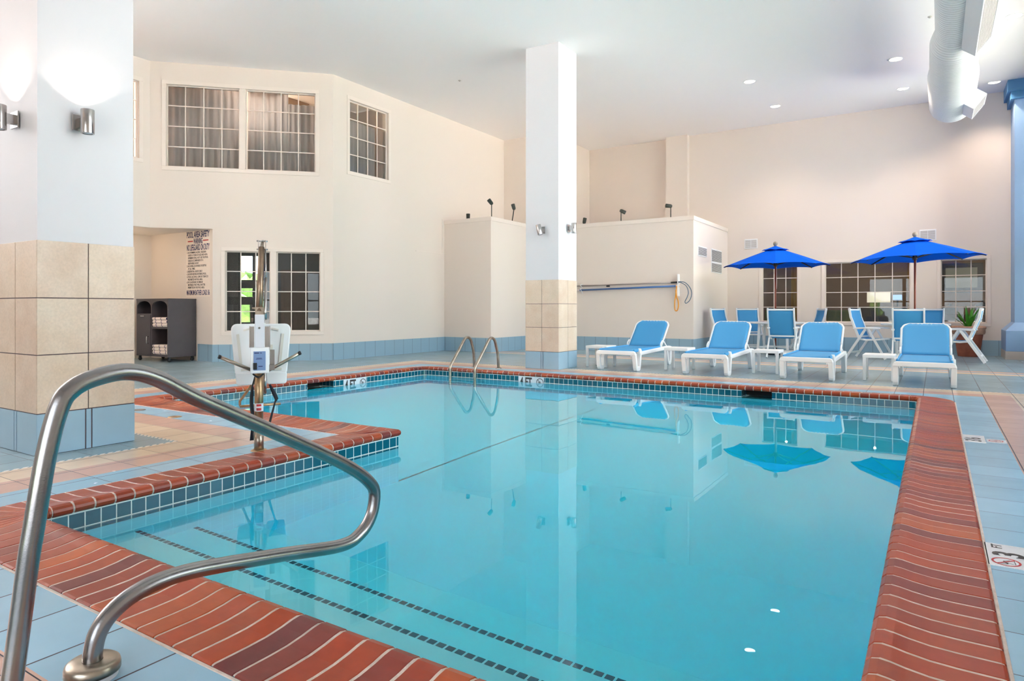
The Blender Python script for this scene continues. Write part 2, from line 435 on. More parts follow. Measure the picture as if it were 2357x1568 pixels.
def text_mesh(name, txt, size, m, parent, M4, extrude=.0006, xs=1.0, align='LEFT', bold=0.0, space=1.0):
    cu = bpy.data.curves.new(name, 'FONT'); cu.body = txt; cu.size = size; cu.extrude = extrude; cu.align_x = align
    cu.offset = bold; cu.space_line = space; cu.resolution_u = 3
    t = bpy.data.objects.new(name, cu); C.objects.link(t)
    dg = bpy.context.evaluated_depsgraph_get(); dg.update()
    me = bpy.data.meshes.new_from_object(t.evaluated_get(dg)); bpy.data.objects.remove(t)
    me.transform(Matrix.Diagonal((xs, 1, 1, 1))); me.transform(M4)
    me.materials.clear(); me.materials.append(m)
    o = bpy.data.objects.new(name, me); C.objects.link(o); o.parent = parent; return o
def catmull(pts, k=8):
    P = [Vector(p) for p in pts]; P = [2*P[0]-P[1]]+P+[2*P[-1]-P[-2]]; out = []
    for i in range(1, len(P)-2):
        for j in range(k):
            t = j/k
            out.append(.5*((2*P[i])+(P[i+1]-P[i-1])*t+(2*P[i-1]-5*P[i]+4*P[i+1]-P[i+2])*t*t+(3*P[i]-P[i-1]-3*P[i+1]+P[i+2])*t**3))
    return out+[P[-2]]
def fillet(pts, rad, k=8):
    """polyline with rounded corners; rad single or list for inner points"""
    P = [Vector(p) for p in pts]; out = [P[0]]
    for i in range(1, len(P)-1):
        r = rad[i-1] if isinstance(rad, (list, tuple)) else rad
        a, b, c = P[i-1], P[i], P[i+1]; d1 = (a-b).normalized(); d2 = (c-b).normalized()
        ang = d1.angle(d2); t = r/math.tan(ang/2); t = min(t, (a-b).length*.49, (c-b).length*.49); r = t*math.tan(ang/2)
        bis = (d1+d2).normalized(); ctr = b+bis*(r/sin(ang/2)); s = b+d1*t; e = b+d2*t
        v0 = s-ctr; v1 = e-ctr; tot = v0.angle(v1); ax = v0.cross(v1).normalized()
        for j in range(k+1): out.append(ctr+Matrix.Rotation(tot*j/k, 3, ax) @ v0)
    return out+[P[-1]]

# ------------------------------------------------------------------ pool shell
XR, XP, XL = -.165, -3.93, -7.733
YN, YP, YF = 1.545, 4.33, 9.22
ZW, DEEP = -.12, -1.25
# outer edges of the coping = wall + .345
R = .10
def cornered():
    """list of path stations (x,y,nx,ny) on pool wall, normals to the deck. Going: right wall up, far wall left, left wall down, arm, tip, peninsula, near wall."""
    cs = [((XR, YN), 1), ((XR, YF), 1), ((XL, YF), 1), ((XL, YP), 1), ((XP, YP), -1), ((XP, YN), 1)]
    return cs
CS = cornered()
N = len(CS)
def seg(i): return Vector(CS[i][0]), Vector(CS[(i+1) % N][0])
GAPF = (-2.21, -1.82); GAPL = (6.57, 7.07)
pw = MB(); ucur = 0.
def wallquad(mb, a, b, z0, z1, u0, mi=0):
    L = (Vector(b)-Vector(a)).length
    mb.add([(a[0], a[1], z0), (b[0], b[1], z0), (b[0], b[1], z1), (a[0], a[1], z1)], [(0, 1, 2, 3)], mi, uv=[[(u0, z0), (u0+L, z0), (u0+L, z1), (u0, z1)]])
for i in range(N):
    a, b = seg(i); d = (b-a).normalized(); nrm = Vector((d.y, -d.x))   # points to the deck (path is counter-clockwise)
    ta = R if CS[i][1] == 1 else 0; tb = R if CS[(i+1) % N][1] == 1 else 0
    s, e = a+d*ta, b-d*tb
    cuts = []
    if i == 1: cuts = [(abs(s.x-GAPF[1]), abs(s.x-GAPF[0]))]
    if i == 2: cuts = [(abs(s.y-GAPL[1]), abs(s.y-GAPL[0]))]
    t = 0; L = (e-s).length
    for (c0, c1) in cuts:
        wallquad(pw, s+d*t, s+d*c0, DEEP, .0, ucur+t); 
        wallquad(pw, s+d*c0, s+d*c1, DEEP, -.23, ucur+c0)
        # skimmer throat, back and floor coloured dark for the shade inside
        A, B = s+d*c0, s+d*c1; q = nrm*.30
        wallquad(pw, A, A+q, -.23, 0, 0); wallquad(pw, B, B+q, -.23, 0, 0)
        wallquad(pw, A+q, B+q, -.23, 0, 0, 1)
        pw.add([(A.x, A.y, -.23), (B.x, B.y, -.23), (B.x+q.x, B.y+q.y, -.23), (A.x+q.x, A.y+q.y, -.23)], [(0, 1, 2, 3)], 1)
        t = c1
    wallquad(pw, s+d*t, e, DEEP, .0, ucur+t)
    ucur += round(L/.083)*.083
    if tb:
        c = b-d*R; nd = Vector((-d.y, d.x)); ctr = c+nd*R; k = 6; prev = c
        for j in range(1, k+1):
            an = pi/2*j/k; p = ctr+(-nd)*R*cos(an)+d*R*sin(an)
            wallquad(pw, prev, p, DEEP, .0, ucur); ucur += (p-prev).length; prev = p
o = pw.build('trim_1', [M['poolwall'], M['dark']], recalc=False); struct(o, 'teal waterline tiles above pale blue pool wall')
fl = MB()
fl.box(XP-.02, XR+.02, YN-.02, YF+.02, DEEP-.1, DEEP); fl.box(XL-.02, XP, YP-.02, YF+.02, DEEP-.1, DEEP)
o = fl.build('trim_2', M['plaster']); struct(o, 'pale pool floor under the water')
# steps along the near wall, with dark tile lines on their edges
STEPS = [(2.11, -.45), (2.47, -.70), (2.85, -.95)]
for k, (y, z) in enumerate(STEPS):
    sm = MB(); sm.box(XP, XR, YN, y, DEEP, z); o = sm.build('trim_%d' % (3+k), M['plaster'], bevel=.012)
    struct(o, 'submerged pool step')
    if k < 2:
        ln = MB(); n_ = int((XR-XP)/.0475)
        for j in range(n_):
            x = XP+.01+j*.0475; ln.box(x, x+.037, y-.036, y-.006, z-.002, z+.003)
        e = ln.build('step_edge_tile', M['steptile'], o, bevel=.002)
# water
wm = MB(); pts = [(XP-.01, YN-.01), (XR+.01, YN-.01), (XR+.01, YF+.01), (XL-.01, YF+.01), (XL-.01, YP-.01), (XP-.01, YP-.01)]
wm.prism(pts, 'z', DEEP-.03, ZW)
# fill the skimmer throats
o = wm.build('pool_water', M['water']); o['kind'] = 'stuff'; tag(o, 'still turquoise water filling the indoor pool', 'water')
sk = MB(); sk.box(GAPF[0]+.002, GAPF[1]-.002, YF+.012, YF+.29, -.225, ZW); sk.box(XL-.29, XL-.012, GAPL[0]+.002, GAPL[1]-.002, -.225, ZW)
o = sk.build('skimmer_water', M['water'], o)

# ------------------------------------------------------------------ coping bricks
# w = distance from the wall plane towards the deck, height z
PROF = [(.345, -.03), (.345, .004), (.335, .006), (.22, .007), (.15, .010), (.09, .018), (.05, .026), (.02, .029), (-.002, .024), (-.014, .012), (-.018, -.002), (-.014, -.018), (-.004, -.028), (.02, -.03)]
def brick(mb, st0, st1, mi=0, dz=0.):
    """st: function w -> (x,y)"""
    n = len(PROF); vs = []
    for st in (st0, st1):
        for w_, z in PROF:
            x, y = st(w_); vs.append((x, y, z+dz))
    fs = [(i, i+1, n+i+1, n+i) for i in range(n-1)]+[(n-1, 0, n, 2*n-1)]
    mb.add(vs, fs, mi, smooth=False)
    mb.add([vs[i] for i in range(n)], [tuple(range(n))], mi) if False else None
    o = len(mb.v)-2*n
    mb.f.append([o+i for i in range(n)][::-1]); mb.mi.append(mi); mb.uv.append(None); mb.smooth.append(False)
    mb.f.append([o+n+i for i in range(n)]); mb.mi.append(mi); mb.uv.append(None); mb.smooth.append(False)
BW = .1058; GR = .0052
for i in range(N):
    a, b = seg(i); d = (b-a).normalized(); nrm = Vector((d.y, -d.x))
    ca, cb2 = CS[i][1], CS[(i+1) % N][1]
    ta = R if ca == 1 else -0.0; tb = R if cb2 == 1 else 0.0
    s, e = a+d*ta, b-d*tb; L = (e-s).length
    nb = max(1, round(L/BW)); bw = L/nb
    mb = MB()
    def station(t):
        def f(w_, t=t):
            tt = t
            if ca == -1: tt = max(tt, max(w_, -.02))
            if cb2 == -1: tt = min(tt, L-max(w_, -.02)) if w_ > 0 else (L-w_ if t > L-.03 else t)
            if ca == -1 and w_ < 0 and t < .03: tt = w_
            p = s+d*tt+nrm*w_; return p.x, p.y
        return f
    for k in range(nb):
        g0, g1 = k*bw+GR, (k+1)*bw-GR
        if ca == -1 and k == 0: g0 = 0
        if cb2 == -1 and k == nb-1: g1 = L
        brick(mb, station(g0), station(g1), 0, random.uniform(-.0012, .0012))
    # grout bed
    def sh(st):
        return lambda w_: st(w_)
    gb = []
    n0 = len(PROF)
    for k in range(nb):
        st0, st1 = station(k*bw), station((k+1)*bw); vs = []
        for st in (st0, st1):
            for w_, z in PROF:
                cw = .16; ww = w_+(-.0035 if w_ > .2 else .0035) if w_ > .3 or w_ < .03 else w_
                x, y = st(ww); vs.append((x, y, z-.0016 if z > 0 else z+.0012))
        gb.append(vs)
        mb.add(vs, [(q, q+1, n0+q+1, n0+q) for q in range(n0-1)], 1)
    w0, w1 = .3455, .358
    t0 = w1 if ca == -1 else 0; t1 = L-w1 if cb2 == -1 else L
    q = [s+d*t0+nrm*w0, s+d*t1+nrm*w0, s+d*t1+nrm*w1, s+d*t0+nrm*w1]
    mb.prism([(v.x, v.y) for v in q], 'z', -.01, .0022, 1)
    # fan at an inner corner
    if cb2 == 1:
        ctr = b-d*R-nrm*R; nf = 8
        def fan(an):
            dirv = nrm*cos(an)+d*sin(an)
            def f(w_): p = ctr+dirv*(R+w_); return p.x, p.y
            return f
        for k in range(nf):
            a0, a1 = pi/2*k/nf, pi/2*(k+1)/nf; g = .010
            brick(mb, fan(a0+g), fan(a1-g), 0)
            vs = []
            for st in (fan(a0), fan(a1)):
                for w_, z in PROF:
                    x, y = st(w_-.0035 if w_ > .3 else w_+.0035 if w_ < .03 else w_); vs.append((x, y, z-.0016 if z > 0 else z+.0012))
            mb.add(vs, [(q, q+1, n0+q+1, n0+q) for q in range(n0-1)], 1)
    o = mb.build('trim_%d' % (10+i), [M['brick'], M['bgrout']]); struct(o, 'red brick pool coping')
    bv = o.modifiers.new('b', 'BEVEL'); bv.width = .002; bv.segments = 1; bv.limit_method = 'ANGLE'; bv.angle_limit = radians(50)
# rounded deck corner pieces outside the corner fans, and mortar line
# ------------------------------------------------------------------ deck
dk = MB()
X0, X1, Y0, Y1 = -15.2, 2.3, -3.4, 19.0
ox0, ox1, oxl, oy0, oy1, oyp = XP-.345+.02, XR+.345-.02, XL-.345+.02, YN-.345+.02, YF+.345-.02, YP-.345+.02
def dq(a, b, c, d): dk.add([(a, c, 0), (b, c, 0), (b, d, 0), (a, d, 0)], [(0, 1, 2, 3)])
dq(X0, X1, Y0, oy0); dq(X0, X1, oy1, Y1); dq(ox1, X1, oy0, oy1); dq(X0, ox0, oy0, oyp); dq(X0, oxl, oyp, oy1)
# corner fill where the coping is a rounded fan
def fill(cx, cy, sx, sy):
    rr = R+.345-.02; k = 8
    pts = [(cx+sx*rr*cos(pi/2*j/k), cy+sy*rr*sin(pi/2*j/k)) for j in range(k+1)]+[(cx+sx*rr, cy+sy*rr)]
    dk.add([(p[0], p[1], 0) for p in pts], [tuple(range(len(pts)))])
fill(XR-R, YN+R, 1, -1); fill(XR-R, YF-R, 1, 1); fill(XL+R, YF-R, -1, 1); fill(XL+R, YP+R, -1, -1); fill(XP+R, YN+R, -1, -1)
o = dk.build('floor', M['deck'], recalc=False)
bm = bmesh.new(); bm.from_mesh(o.data)
for f in bm.faces:
    if f.normal.z < 0: f.normal_flip()
bm.to_mesh(o.data); bm.free(); struct(o, 'tiled pool deck in pale blue with pink and cream bands')
# drains near peninsula
for (x, y) in ((-6.35, 3.75), (-7.1, 3.8)):
    dm = MB(); dm.lathe([(.0, .004), (.062, .004), (.065, .0), ], (x, y, .0), 24); 
    o = dm.build('deck_drain', M['bronze'] if x > -7 else M['ventdark']); tag(o, 'round tarnished lid in blue band behind tiled pillar' if x > -7 else 'small pale round lid in blue deck band beside pillar edge', 'drain cover')

# ------------------------------------------------------------------ walls
def wall(name, p0, p1, z0, z1, holes=(), th=.18, m=None, label=None):
    """wall from p0 to p1 (2D); thickness grows to the right-hand side away from the room (left of p0->p1 faces room)"""
    p0, p1 = Vector(p0), Vector(p1); d = (p1-p0); L = d.length; d.normalize(); n = Vector((d.y, -d.x))
    ss = sorted({0, L, *[h[0] for h in holes], *[h[1] for h in holes]}); zs = sorted({z0, z1, *[h[2] for h in holes], *[h[3] for h in holes]})
    mb = MB()
    for i in range(len(ss)-1):
        for j in range(len(zs)-1):
            cs_, cz = (ss[i]+ss[i+1])/2, (zs[j]+zs[j+1])/2
            if any(h[0] < cs_ < h[1] and h[2] < cz < h[3] for h in holes): continue
            q = [p0+d*ss[i], p0+d*ss[i+1], p0+d*ss[i+1]+n*th, p0+d*ss[i]+n*th]
            mb.prism([(v.x, v.y) for v in q], 'z', zs[j], zs[j+1])
    o = mb.build(name, m or M['wall'], recalc=True)
    struct(o, label); return o
TOP = 6.15
def baseb(name, p0, p1, h=.345):
    p0, p1 = Vector(p0), Vector(p1); d = (p1-p0).normalized(); n = Vector((-d.y, d.x)); mb = MB()
    mb.prism([tuple(p0), tuple(p1), tuple(p1+n*.018), tuple(p0+n*.018)], 'z', 0, h)
    o = mb.build(name, M['base']); struct(o, 'blue tile skirting')
# window assembly in wall coordinates: frame(p0,d) s,z
WN = [0]
def window(p0, d, n, s0, s1, z0, z1, cols, rows, wired, trim=.055, depth=.07, mw=.018, framecol='trimw', flush=False):
    """n points into the room"""
    WN[0] += 1
    p0, d, n = Vector(p0), Vector(d), Vector(n)
    Mx = Matrix(((d.x, n.x, 0, p0.x), (d.y, n.y, 0, p0.y), (0, 0, 1, 0), (0, 0, 0, 1)))
    mb = MB(); f = .022; y0, y1 = -depth-.02, -depth+.02
    for (a, b, c, e) in ((s0, s1, z0, z0+f), (s0, s1, z1-f, z1), (s0, s0+f, z0, z1), (s1-f, s1, z0, z1)):
        mb.box(a, b, y0, y1, c, e, M4=Mx)
    o = mb.build('window_%d' % WN[0], M[framecol], bevel=.003); struct(o, 'divided window frame')
    mu = MB()
    for i in range(1, cols):
        s = s0+(s1-s0)*i/cols; mu.box(s-mw/2, s+mw/2, -depth-.008, -depth+.012, z0+f, z1-f, M4=Mx)
    for j in range(1, rows):
        z = z0+(z1-z0)*j/rows; mu.box(s0+f, s1-f, -depth-.007, -depth+.011, z-mw/2, z+mw/2, M4=Mx)
    mu.build('muntin_grid', M[framecol], o)
    gl = MB(); gl.box(s0+f*.5, s1-f*.5, -depth-.013, -depth-.009, z0+f*.5, z1-f*.5, M4=Mx)
    gl.build('glass_pane', M['wired'] if wired else M['glass'], o)
    return o
def casing(name, p0, d, n, s0, s1, z0, z1, splits=(), wd=.075):
    p0, d, n = Vector(p0), Vector(d), Vector(n)
    Mx = Matrix(((d.x, n.x, 0, p0.x), (d.y, n.y, 0, p0.y), (0, 0, 1, 0), (0, 0, 0, 1)))
    mb = MB()
    for (a, b, c, e) in ((s0-wd, s1+wd, z0-wd, z0), (s0-wd, s1+wd, z1, z1+wd), (s0-wd, s0, z0, z1), (s1, s1+wd, z0, z1)):
        mb.box(a, b, 0, .014, c, e, M4=Mx)
    for (a, b) in splits: mb.box(a, b, -.16, .014, z0, z1, M4=Mx)
    o = mb.build(name, M['trimw'], bevel=.004); struct(o, 'cream window casing')

r2 = 2**-.5
# diagonal wall: from left-wall corner A going (-1,-1)
A = (-10.546, 9.63); dD = (-r2, -r2); nD = (r2, -r2)   # room side
LD = (13.003-10.546)*2**.5
UP = (.353, 3.185, 3.875, 5.50); LO = (.258, 2.096, .60, 2.225)
wall('wall_northwest', (A[0]+dD[0]*2.33, A[1]+dD[1]*2.33), A, 0, 2.66, holes=[(2.33-LO[1], 2.33-LO[0], LO[2], LO[3])], th=-.18, label='cream diagonal wall with divided windows')
wall('wall_northwest_upper', (A[0]+dD[0]*LD, A[1]+dD[1]*LD), A, 2.66, TOP, holes=[(LD-UP[1], LD-UP[0], UP[2], UP[3])], th=-.18, label='cream diagonal wall above the alcove')
window(A, dD, nD, 1.826, 3.185, 3.875, 5.50, 4, 4, False); window(A, dD, nD, .353, 1.711, 3.875, 5.50, 4, 4, False)
casing('trim_20', A, dD, nD, .353, 3.185, 3.875, 5.50, splits=[(1.711, 1.826)])
window(A, dD, nD, 1.236, 2.096, .60, 2.225, 3, 4, True); window(A, dD, nD, .258, 1.119, .60, 2.225, 3, 4, True)
casing('trim_21', A, dD, nD, .258, 2.096, .60, 2.225, splits=[(1.119, 1.236)])
# far upper-left wall above the alcove, with an orange-lit window
U = (-13.003, 7.173)
wall('wall_west_upper', (-13.003, 3.0), U, 2.66, TOP, holes=[(6.0-3.0, 6.962-3.0, 3.98, 5.477)], th=-.18, label='cream wall above the alcove')
window((-13.003, 3.0), (0, 1), (1, 0), 3.0, 3.962, 3.98, 5.477, 3, 4, False)
casing('trim_22', (-13.003, 3.0), (0, 1), (1, 0), 3.0, 3.962, 3.98, 5.477)
# alcove
al = MB(); al.prism([(-12.215, 7.998), (-14.6, 7.998), (-14.6, -3), (-13.012, -3), (-13.012, 7.182)], 'z', 2.657, 2.70)
o = al.build('trim_23', M['wall']); struct(o, 'alcove soffit')
wall('wall_alcove_back', (-14.46, 8.0), (-12.194, 8.0), 0, 2.68, th=-.15) if False else None
mb = MB(); mb.box(-15.2, -12.2, 8.0, 8.15, 0, 2.7); o = mb.build('wall_alcove_back', M['wall']); struct(o, 'alcove wall behind the towel cabinet')
mb = MB(); mb.box(-14.6, -14.442, -3.2, 8.0, 0, 2.7); o = mb.build('wall_alcove_side', M['wall']); struct(o, 'alcove side wall')
# left wall
wall('wall_left', A, (A[0], 16.1), 0, TOP, holes=[(10.09-9.63, 11.281-9.63, 3.998, 5.53)], th=-.18, label='cream left wall')
window((A[0], 0), (0, 1), (1, 0), 10.09, 11.281, 3.998, 5.53, 4, 4, False)
casing('trim_24', (A[0], 0), (0, 1), (1, 0), 10.09, 11.281, 3.998, 5.53)
pm = MB(); pm.box(A[0], A[0]+.010, 12.23, 13.33, 2.445, 2.46); pm.box(A[0], A[0]+.010, 13.235, 13.25, 2.46, 3.33)
o = pm.build('trim_25', M['trimw']); struct(o, 'faint panel seam on left wall')
# recess walls behind the low boxes
mb = MB(); mb.box(-10.7, -9.0, 16.1, 16.28, 0, TOP); o = mb.build('wall_recess_left', M['wall']); struct(o, 'recessed cream wall')
mb = MB(); mb.box(-9.18, -9.0, 16.28, 18.55, 0, TOP); o = mb.build('wall_recess_side', M['wall']); struct(o, 'recess side wall')
mb = MB(); mb.box(-9.18, -6.0, 18.55, 18.73, 0, TOP); o = mb.build('wall_recess_back', M['wall']); struct(o, 'recessed back wall')
mb = MB(); mb.box(-6.48, -5.86, 18.30, 18.56, 0, TOP); o = mb.build('wall_pilaster', M['wall']); struct(o, 'square pilaster on rear wall')
# rear wall with windows
YB = 18.48
WH = [(-3.90, -3.02, .72, 2.24), (-2.375, -.515, .72, 2.22), (.10, .975, .735, 2.20)]
x0 = -5.9
wall('wall_back', (x0, YB), (2.2, YB), 0, TOP, holes=[(h[0]-x0, h[1]-x0, h[2], h[3]) for h in WH], th=-.2, label='cream rear wall with divided windows')
for (a, b, c, e), cols in zip(WH, (3, 5, 3)):
    window((0, YB), (1, 0), (0, -1), a, b, c, e, cols, 4, True)
for k, (a, b, c, e) in enumerate(WH):
    casing('trim_%d' % (26+k), (0, YB), (1, 0), (0, -1), a, b, c, e)
# low partition rooms (boxes)
def lowbox(name, pts, h, label):
    mb = MB(); mb.prism(pts, 'z', 0, h-.10); cx = sum(p[0] for p in pts)/len(pts); cyy = sum(p[1] for p in pts)/len(pts)
    o = mb.build(name, M['wall']); struct(o, label)
    cp = MB(); q = [(cx+(p[0]-cx)*1.0+(.018 if p[0] > cx else -.0), p[1]-(.018 if p[1] < cyy else 0)) for p in pts]
    cp.prism(q, 'z', h-.10, h); cp.build('cap_trim', M['trimw'], o, bevel=.004)
    return o
lowbox('wall_partition_left', [(A[0], 13.33), (-9.11, 13.33), (-9.11, 16.09), (A[0], 16.09)], 3.30, 'low cream partition in left corner')
lowbox('wall_partition_centre', [(-9.10, 15.45), (-4.80, 15.45), (-4.80, YB-.002), (-5.85, YB-.002), (-5.85, 18.29), (-9.0+.002, 18.29)][:3]+[(-5.84, YB-.002), (-5.84, 18.29), (-9.0, 18.29)], 3.25, 'low cream partition behind tiled pillar')
baseb('baseboard_diagonal', (A[0]+dD[0]*2.33, A[1]+dD[1]*2.33), A)if False else None
def bb(name, pts):
    mb = MB(); mb.prism(pts, 'z', 0, .345); o = mb.build(name, M['base']); struct(o, 'blue tile skirting')
q0 = Vector((-12.194, 7.982)); q1 = Vector(A); nn = Vector(nD)*.018
bb('baseboard_diagonal', [tuple(q0), tuple(q1), tuple(q1+nn), tuple(q0+nn)])
bb('baseboard_left', [(A[0], 9.63), (A[0]+.018, 9.63), (A[0]+.018, 13.33), (A[0], 13.33)])
bb('baseboard_partition_left', [(A[0], 13.312), (-9.092, 13.312), (-9.092, 15.45), (-9.11, 15.45), (-9.11, 13.33), (A[0], 13.33)])
bb('baseboard_partition_centre', [(-9.1, 15.432), (-4.782, 15.432), (-4.782, YB), (-4.80, YB), (-4.80, 15.45), (-9.1, 15.45)])
bb('baseboard_back', [(-4.80, YB-.018), (1.9, YB-.018), (1.9, YB), (-4.80, YB)])
bb('baseboard_alcove', [(-12.7, 7.982), (-12.2, 7.982), (-12.2, 8.0), (-12.7, 8.0)])
# ceiling
def cz(x, y):
    t = max(0, min(1, (18.5-y)/8.3*(x+10.5)/5)); return 5.93-.21*t*t*(3-2*t)
mb = MB(); nx, ny = 44, 56
xs = [X0+(X1-X0)*i/nx for i in range(nx+1)]; ys = [Y0+(Y1-Y0)*j/ny for j in range(ny+1)]
mb.add([(x, y, cz(x, y)) for y in ys for x in xs], [(j*(nx+1)+i, (j+1)*(nx+1)+i, (j+1)*(nx+1)+i+1, j*(nx+1)+i+1) for j in range(ny) for i in range(nx)], smooth=True)
o = mb.build('ceiling', M['ceil'], recalc=False); struct(o, 'white textured ceiling')
# outer side: glazed walls on the right and behind the camera (daylight)
def glazed(name, p0, d, n, L, posts, head=5.45, rails=(2.3, 2.45, 3.9)):
    """sill wall, head beam, blue posts, glazing"""
    p0, d, n = Vector(p0), Vector(d), Vector(n)
    Mx = Matrix(((d.x, n.x, 0, p0.x), (d.y, n.y, 0, p0.y), (0, 0, 1, 0), (0, 0, 0, 1)))
    mb = MB(); mb.box(0, L, -.15, 0, 0, .35, M4=Mx); mb.box(0, L, -.15, 0, head, TOP, M4=Mx)
    o = mb.build(name, M['wall']); struct(o, 'sill and head of the glazed wall')
    fr = MB()
    for s in posts: fr.box(s-.07, s+.07, -.13, .0, .35, head, M4=Mx)
    s = 0
    k = int(L/1.35)
    for i in range(k+1): fr.box(i*L/k-.03, i*L/k+.03, -.09, -.04, .35, head, M4=Mx)
    for z in rails: fr.box(0, L, -.09, -.04, z-.03, z+.03, M4=Mx)
    fr.build('mullion_frame', M['blackframe'], o)
    g = MB(); g.box(0, L, -.07, -.062, .35, head, M4=Mx); g.build('glazing', M['clear'], o)
    return o
glazed('wall_right', (1.95, 3.0), (0, 1), (-1, 0), 15.5, [.1, 4, 8, 12])
mb = MB(); mb.box(1.95, 2.1, -3.0, 3.0, 0, TOP); o = mb.build('wall_right_near', M['wall']); struct(o, 'unseen wall right of the camera, kept solid to block light')  # unseen stretch left unglazed so less daylight reaches the near pillar
glazed('wall_front', (-3.0, -3.0), (1, 0), (0, 1), 5.0, [1.6, 3.3], 2.6, (1.4,))
mb = MB(); mb.box(-14.7, -3.0, -3.2, -3.0, 0, TOP); o = mb.build('wall_front_left', M['wall']); struct(o)  # unseen, solid here to hold front daylight off the near pillar
# blue square column with splayed plinth
col = MB()
cx0, cy0 = 1.235, 17.30
col.prism([(cx0, .14), (2.0, .14), (2.0, .60), (cx0, .60)], 'y', cy0, YB, 0) if False else col.box(cx0, 1.95, cy0, YB-.02, .17, .60)
o = col.build('column', M['bluepaint'], bevel=.01); struct(o, 'blue pilaster column on a splayed plinth by the glazing')
sp_ = MB()
sp_.add([(cx0, cy0, .60), (1.95, cy0, .60), (1.95, YB-.02, .60), (cx0, YB-.02, .60), (1.41, 17.62, .77), (1.95, 17.62, .77), (1.95, YB-.02, .77), (1.41, YB-.02, .77)],
        [(0, 1, 5, 4), (1, 2, 6, 5), (2, 3, 7, 6), (3, 0, 4, 7), (4, 5, 6, 7)])
sp_.build('splayed_cap', M['bluepaint'], o)
b2 = MB(); b2.box(cx0-.004, 1.95, cy0-.004, YB-.02, 0, .17); b2.build('plinth_base', mat('plinth_stone', (196, 182, 172), .6), o)
b2 = MB(); b2.box(1.41, 1.95, 17.62, YB-.02, .77, 5.55); b2.build('shaft', M['bluepaint'], o)
b2 = MB(); b2.box(1.34, 1.95, 17.52, YB-.02, 5.50, 5.66); b2.box(1.28, 1.95, 17.42, YB-.02, 5.66, 5.95); b2.build('capital', M['bluecap'], o)

# ------------------------------------------------------------------ pillars
def pillar(x1, y0, wx, wy, top, label, sm):
    x0_, y1 = x1-wx, y0+wy
    mb = MB(); mb.box(x0_+.008, x1-.008, y0+.008, y1-.008, 1.4, top)
    o = mb.build('pillar', M['pillar']); struct(o, label)
    co = MB(); co.box(x0_+.006, x1-.006, y0+.006, y1-.006, 0, 1.574); co.build('tile_bed', M['tgrout'], o)
    zs = [.307, .735, 1.153, 1.577]; g = .0035; t = .014
    tl = MB()
    def faces(a0, a1):   # tile joints
        mid = (a0+a1)/2; return [(a0, mid), (mid, a1)]
    for j in range(3):
        for (a, b) in faces(x0_, x1):
            for yy in (y0-0, y1-t): tl.box(a+g, b-g, yy, yy+t, zs[j]+g, zs[j+1]-g)
        for (a, b) in faces(y0, y1):
            for xx in (x0_, x1-t): tl.box(xx, xx+t, a+g, b-g, zs[j]+g, zs[j+1]-g)
    tl.build('stone_tile_cladding', M['tan'], o, bevel=.0015)
    bl = MB(); z0, z1 = .003, .307-g
    def fb(a0, a1):
        m_ = (a0+a1)/2; return [(a0, m_-sm), (m_-sm+.004, m_+sm), (m_+sm+.004, a1)]
    for (a, b) in fb(x0_, x1):
        for yy in (y0, y1-t): bl.box(a+g, b-g*.5, yy, yy+t, z0, z1)
    for (a, b) in fb(y0, y1):
        for xx in (x0_, x1-t): bl.box(xx, xx+t, a+g, b-g*.5, z0, z1)
    bl.build('blue_base_tile', M['bluebase'], o, bevel=.0015)
    return o
pillar(-5.49, 2.205, .70, .70, 5.98, 'large square pillar with tan tiles at left', .022)
pillar(-5.53, 10.18, .68, .70, 5.75, 'tall square pillar with tan tiles beyond pool', .018)

# ------------------------------------------------------------------ sconces
def sconce(loc, rz, tilt, label, lit, group):
    t = thing('wall_sconce', label, 'wall lamp', loc, rz, group)   # local: +y is wall, -y room
    p = MB(); p.box(-.062, .062, -.012, 0, -.062, .062); p.build('back_plate', M['satin'], t, bevel=.003)
    a = MB(); a.box(-.024, .024, -.07, -.01, -.035, .035); a.build('bracket', M['satin'], t, bevel=.002)
    Mx = Matrix.Translation((0, -.105, 0)) @ Matrix.Rotation(tilt, 4, 'Y')
    c = MB(); c.lathe([(.034, -.09), (.045, -.09), (.046, -.088), (.046, .088), (.045, .09), (.040, .09), (.040, -.04), (0, -.04)], (0, 0, 0), 32, M4=Mx)
    cc = c.build('cylinder_shade', M['satin'], t)
    e = MB(); e.lathe([(0, -.02), (.036, -.02), (.036, .0), (0, .0)], (0, 0, 0), 20, M4=Mx); e.build('bulb', M['lampglow'] if lit else M['grille'], t)
    b = MB(); b.lathe([(0, -.086), (.034, -.086)], (0, 0, 0), 20, M4=Mx); b.build('bottom_lens', M['marker'], t)
    if lit:
        L = bpy.data.lights.new('sconce_light', 'SPOT'); L.energy = 9; L.color = (1, .82, .70); L.spot_size = radians(115); L.spot_blend = .25; L.shadow_soft_size = .03
        lo = bpy.data.objects.new('sconce_light', L); C.objects.link(lo); lo.parent = t; lo.location = (0, -.105, .06); lo.rotation_euler = (pi, 0, 0)
    return t
sconce((-5.49, 2.56, 2.485), -pi/2+pi, 0, 'lit steel cylinder sconce, rightmost on the big near pillar', True, None) if False else None
SG = 'cylinder sconces on the pillars'
sconce((-5.49, 2.50, 2.482), pi/2, 0, 'lit brushed steel cylinder sconce on white right face of large near pillar', True, SG)
sconce((-5.83, 2.205, 2.49), 0, 0, 'lit brushed steel cylinder sconce at left frame edge on large near pillar', True, SG)
sconce((-5.86, 10.18, 2.45), 0, radians(-14), 'unlit steel cylinder sconce tilted askew on far pillar', False, SG)
sconce((-5.53, 10.55, 2.50), pi/2, 0, 'unlit upright steel cylinder sconce on right face of far pillar', False, SG)

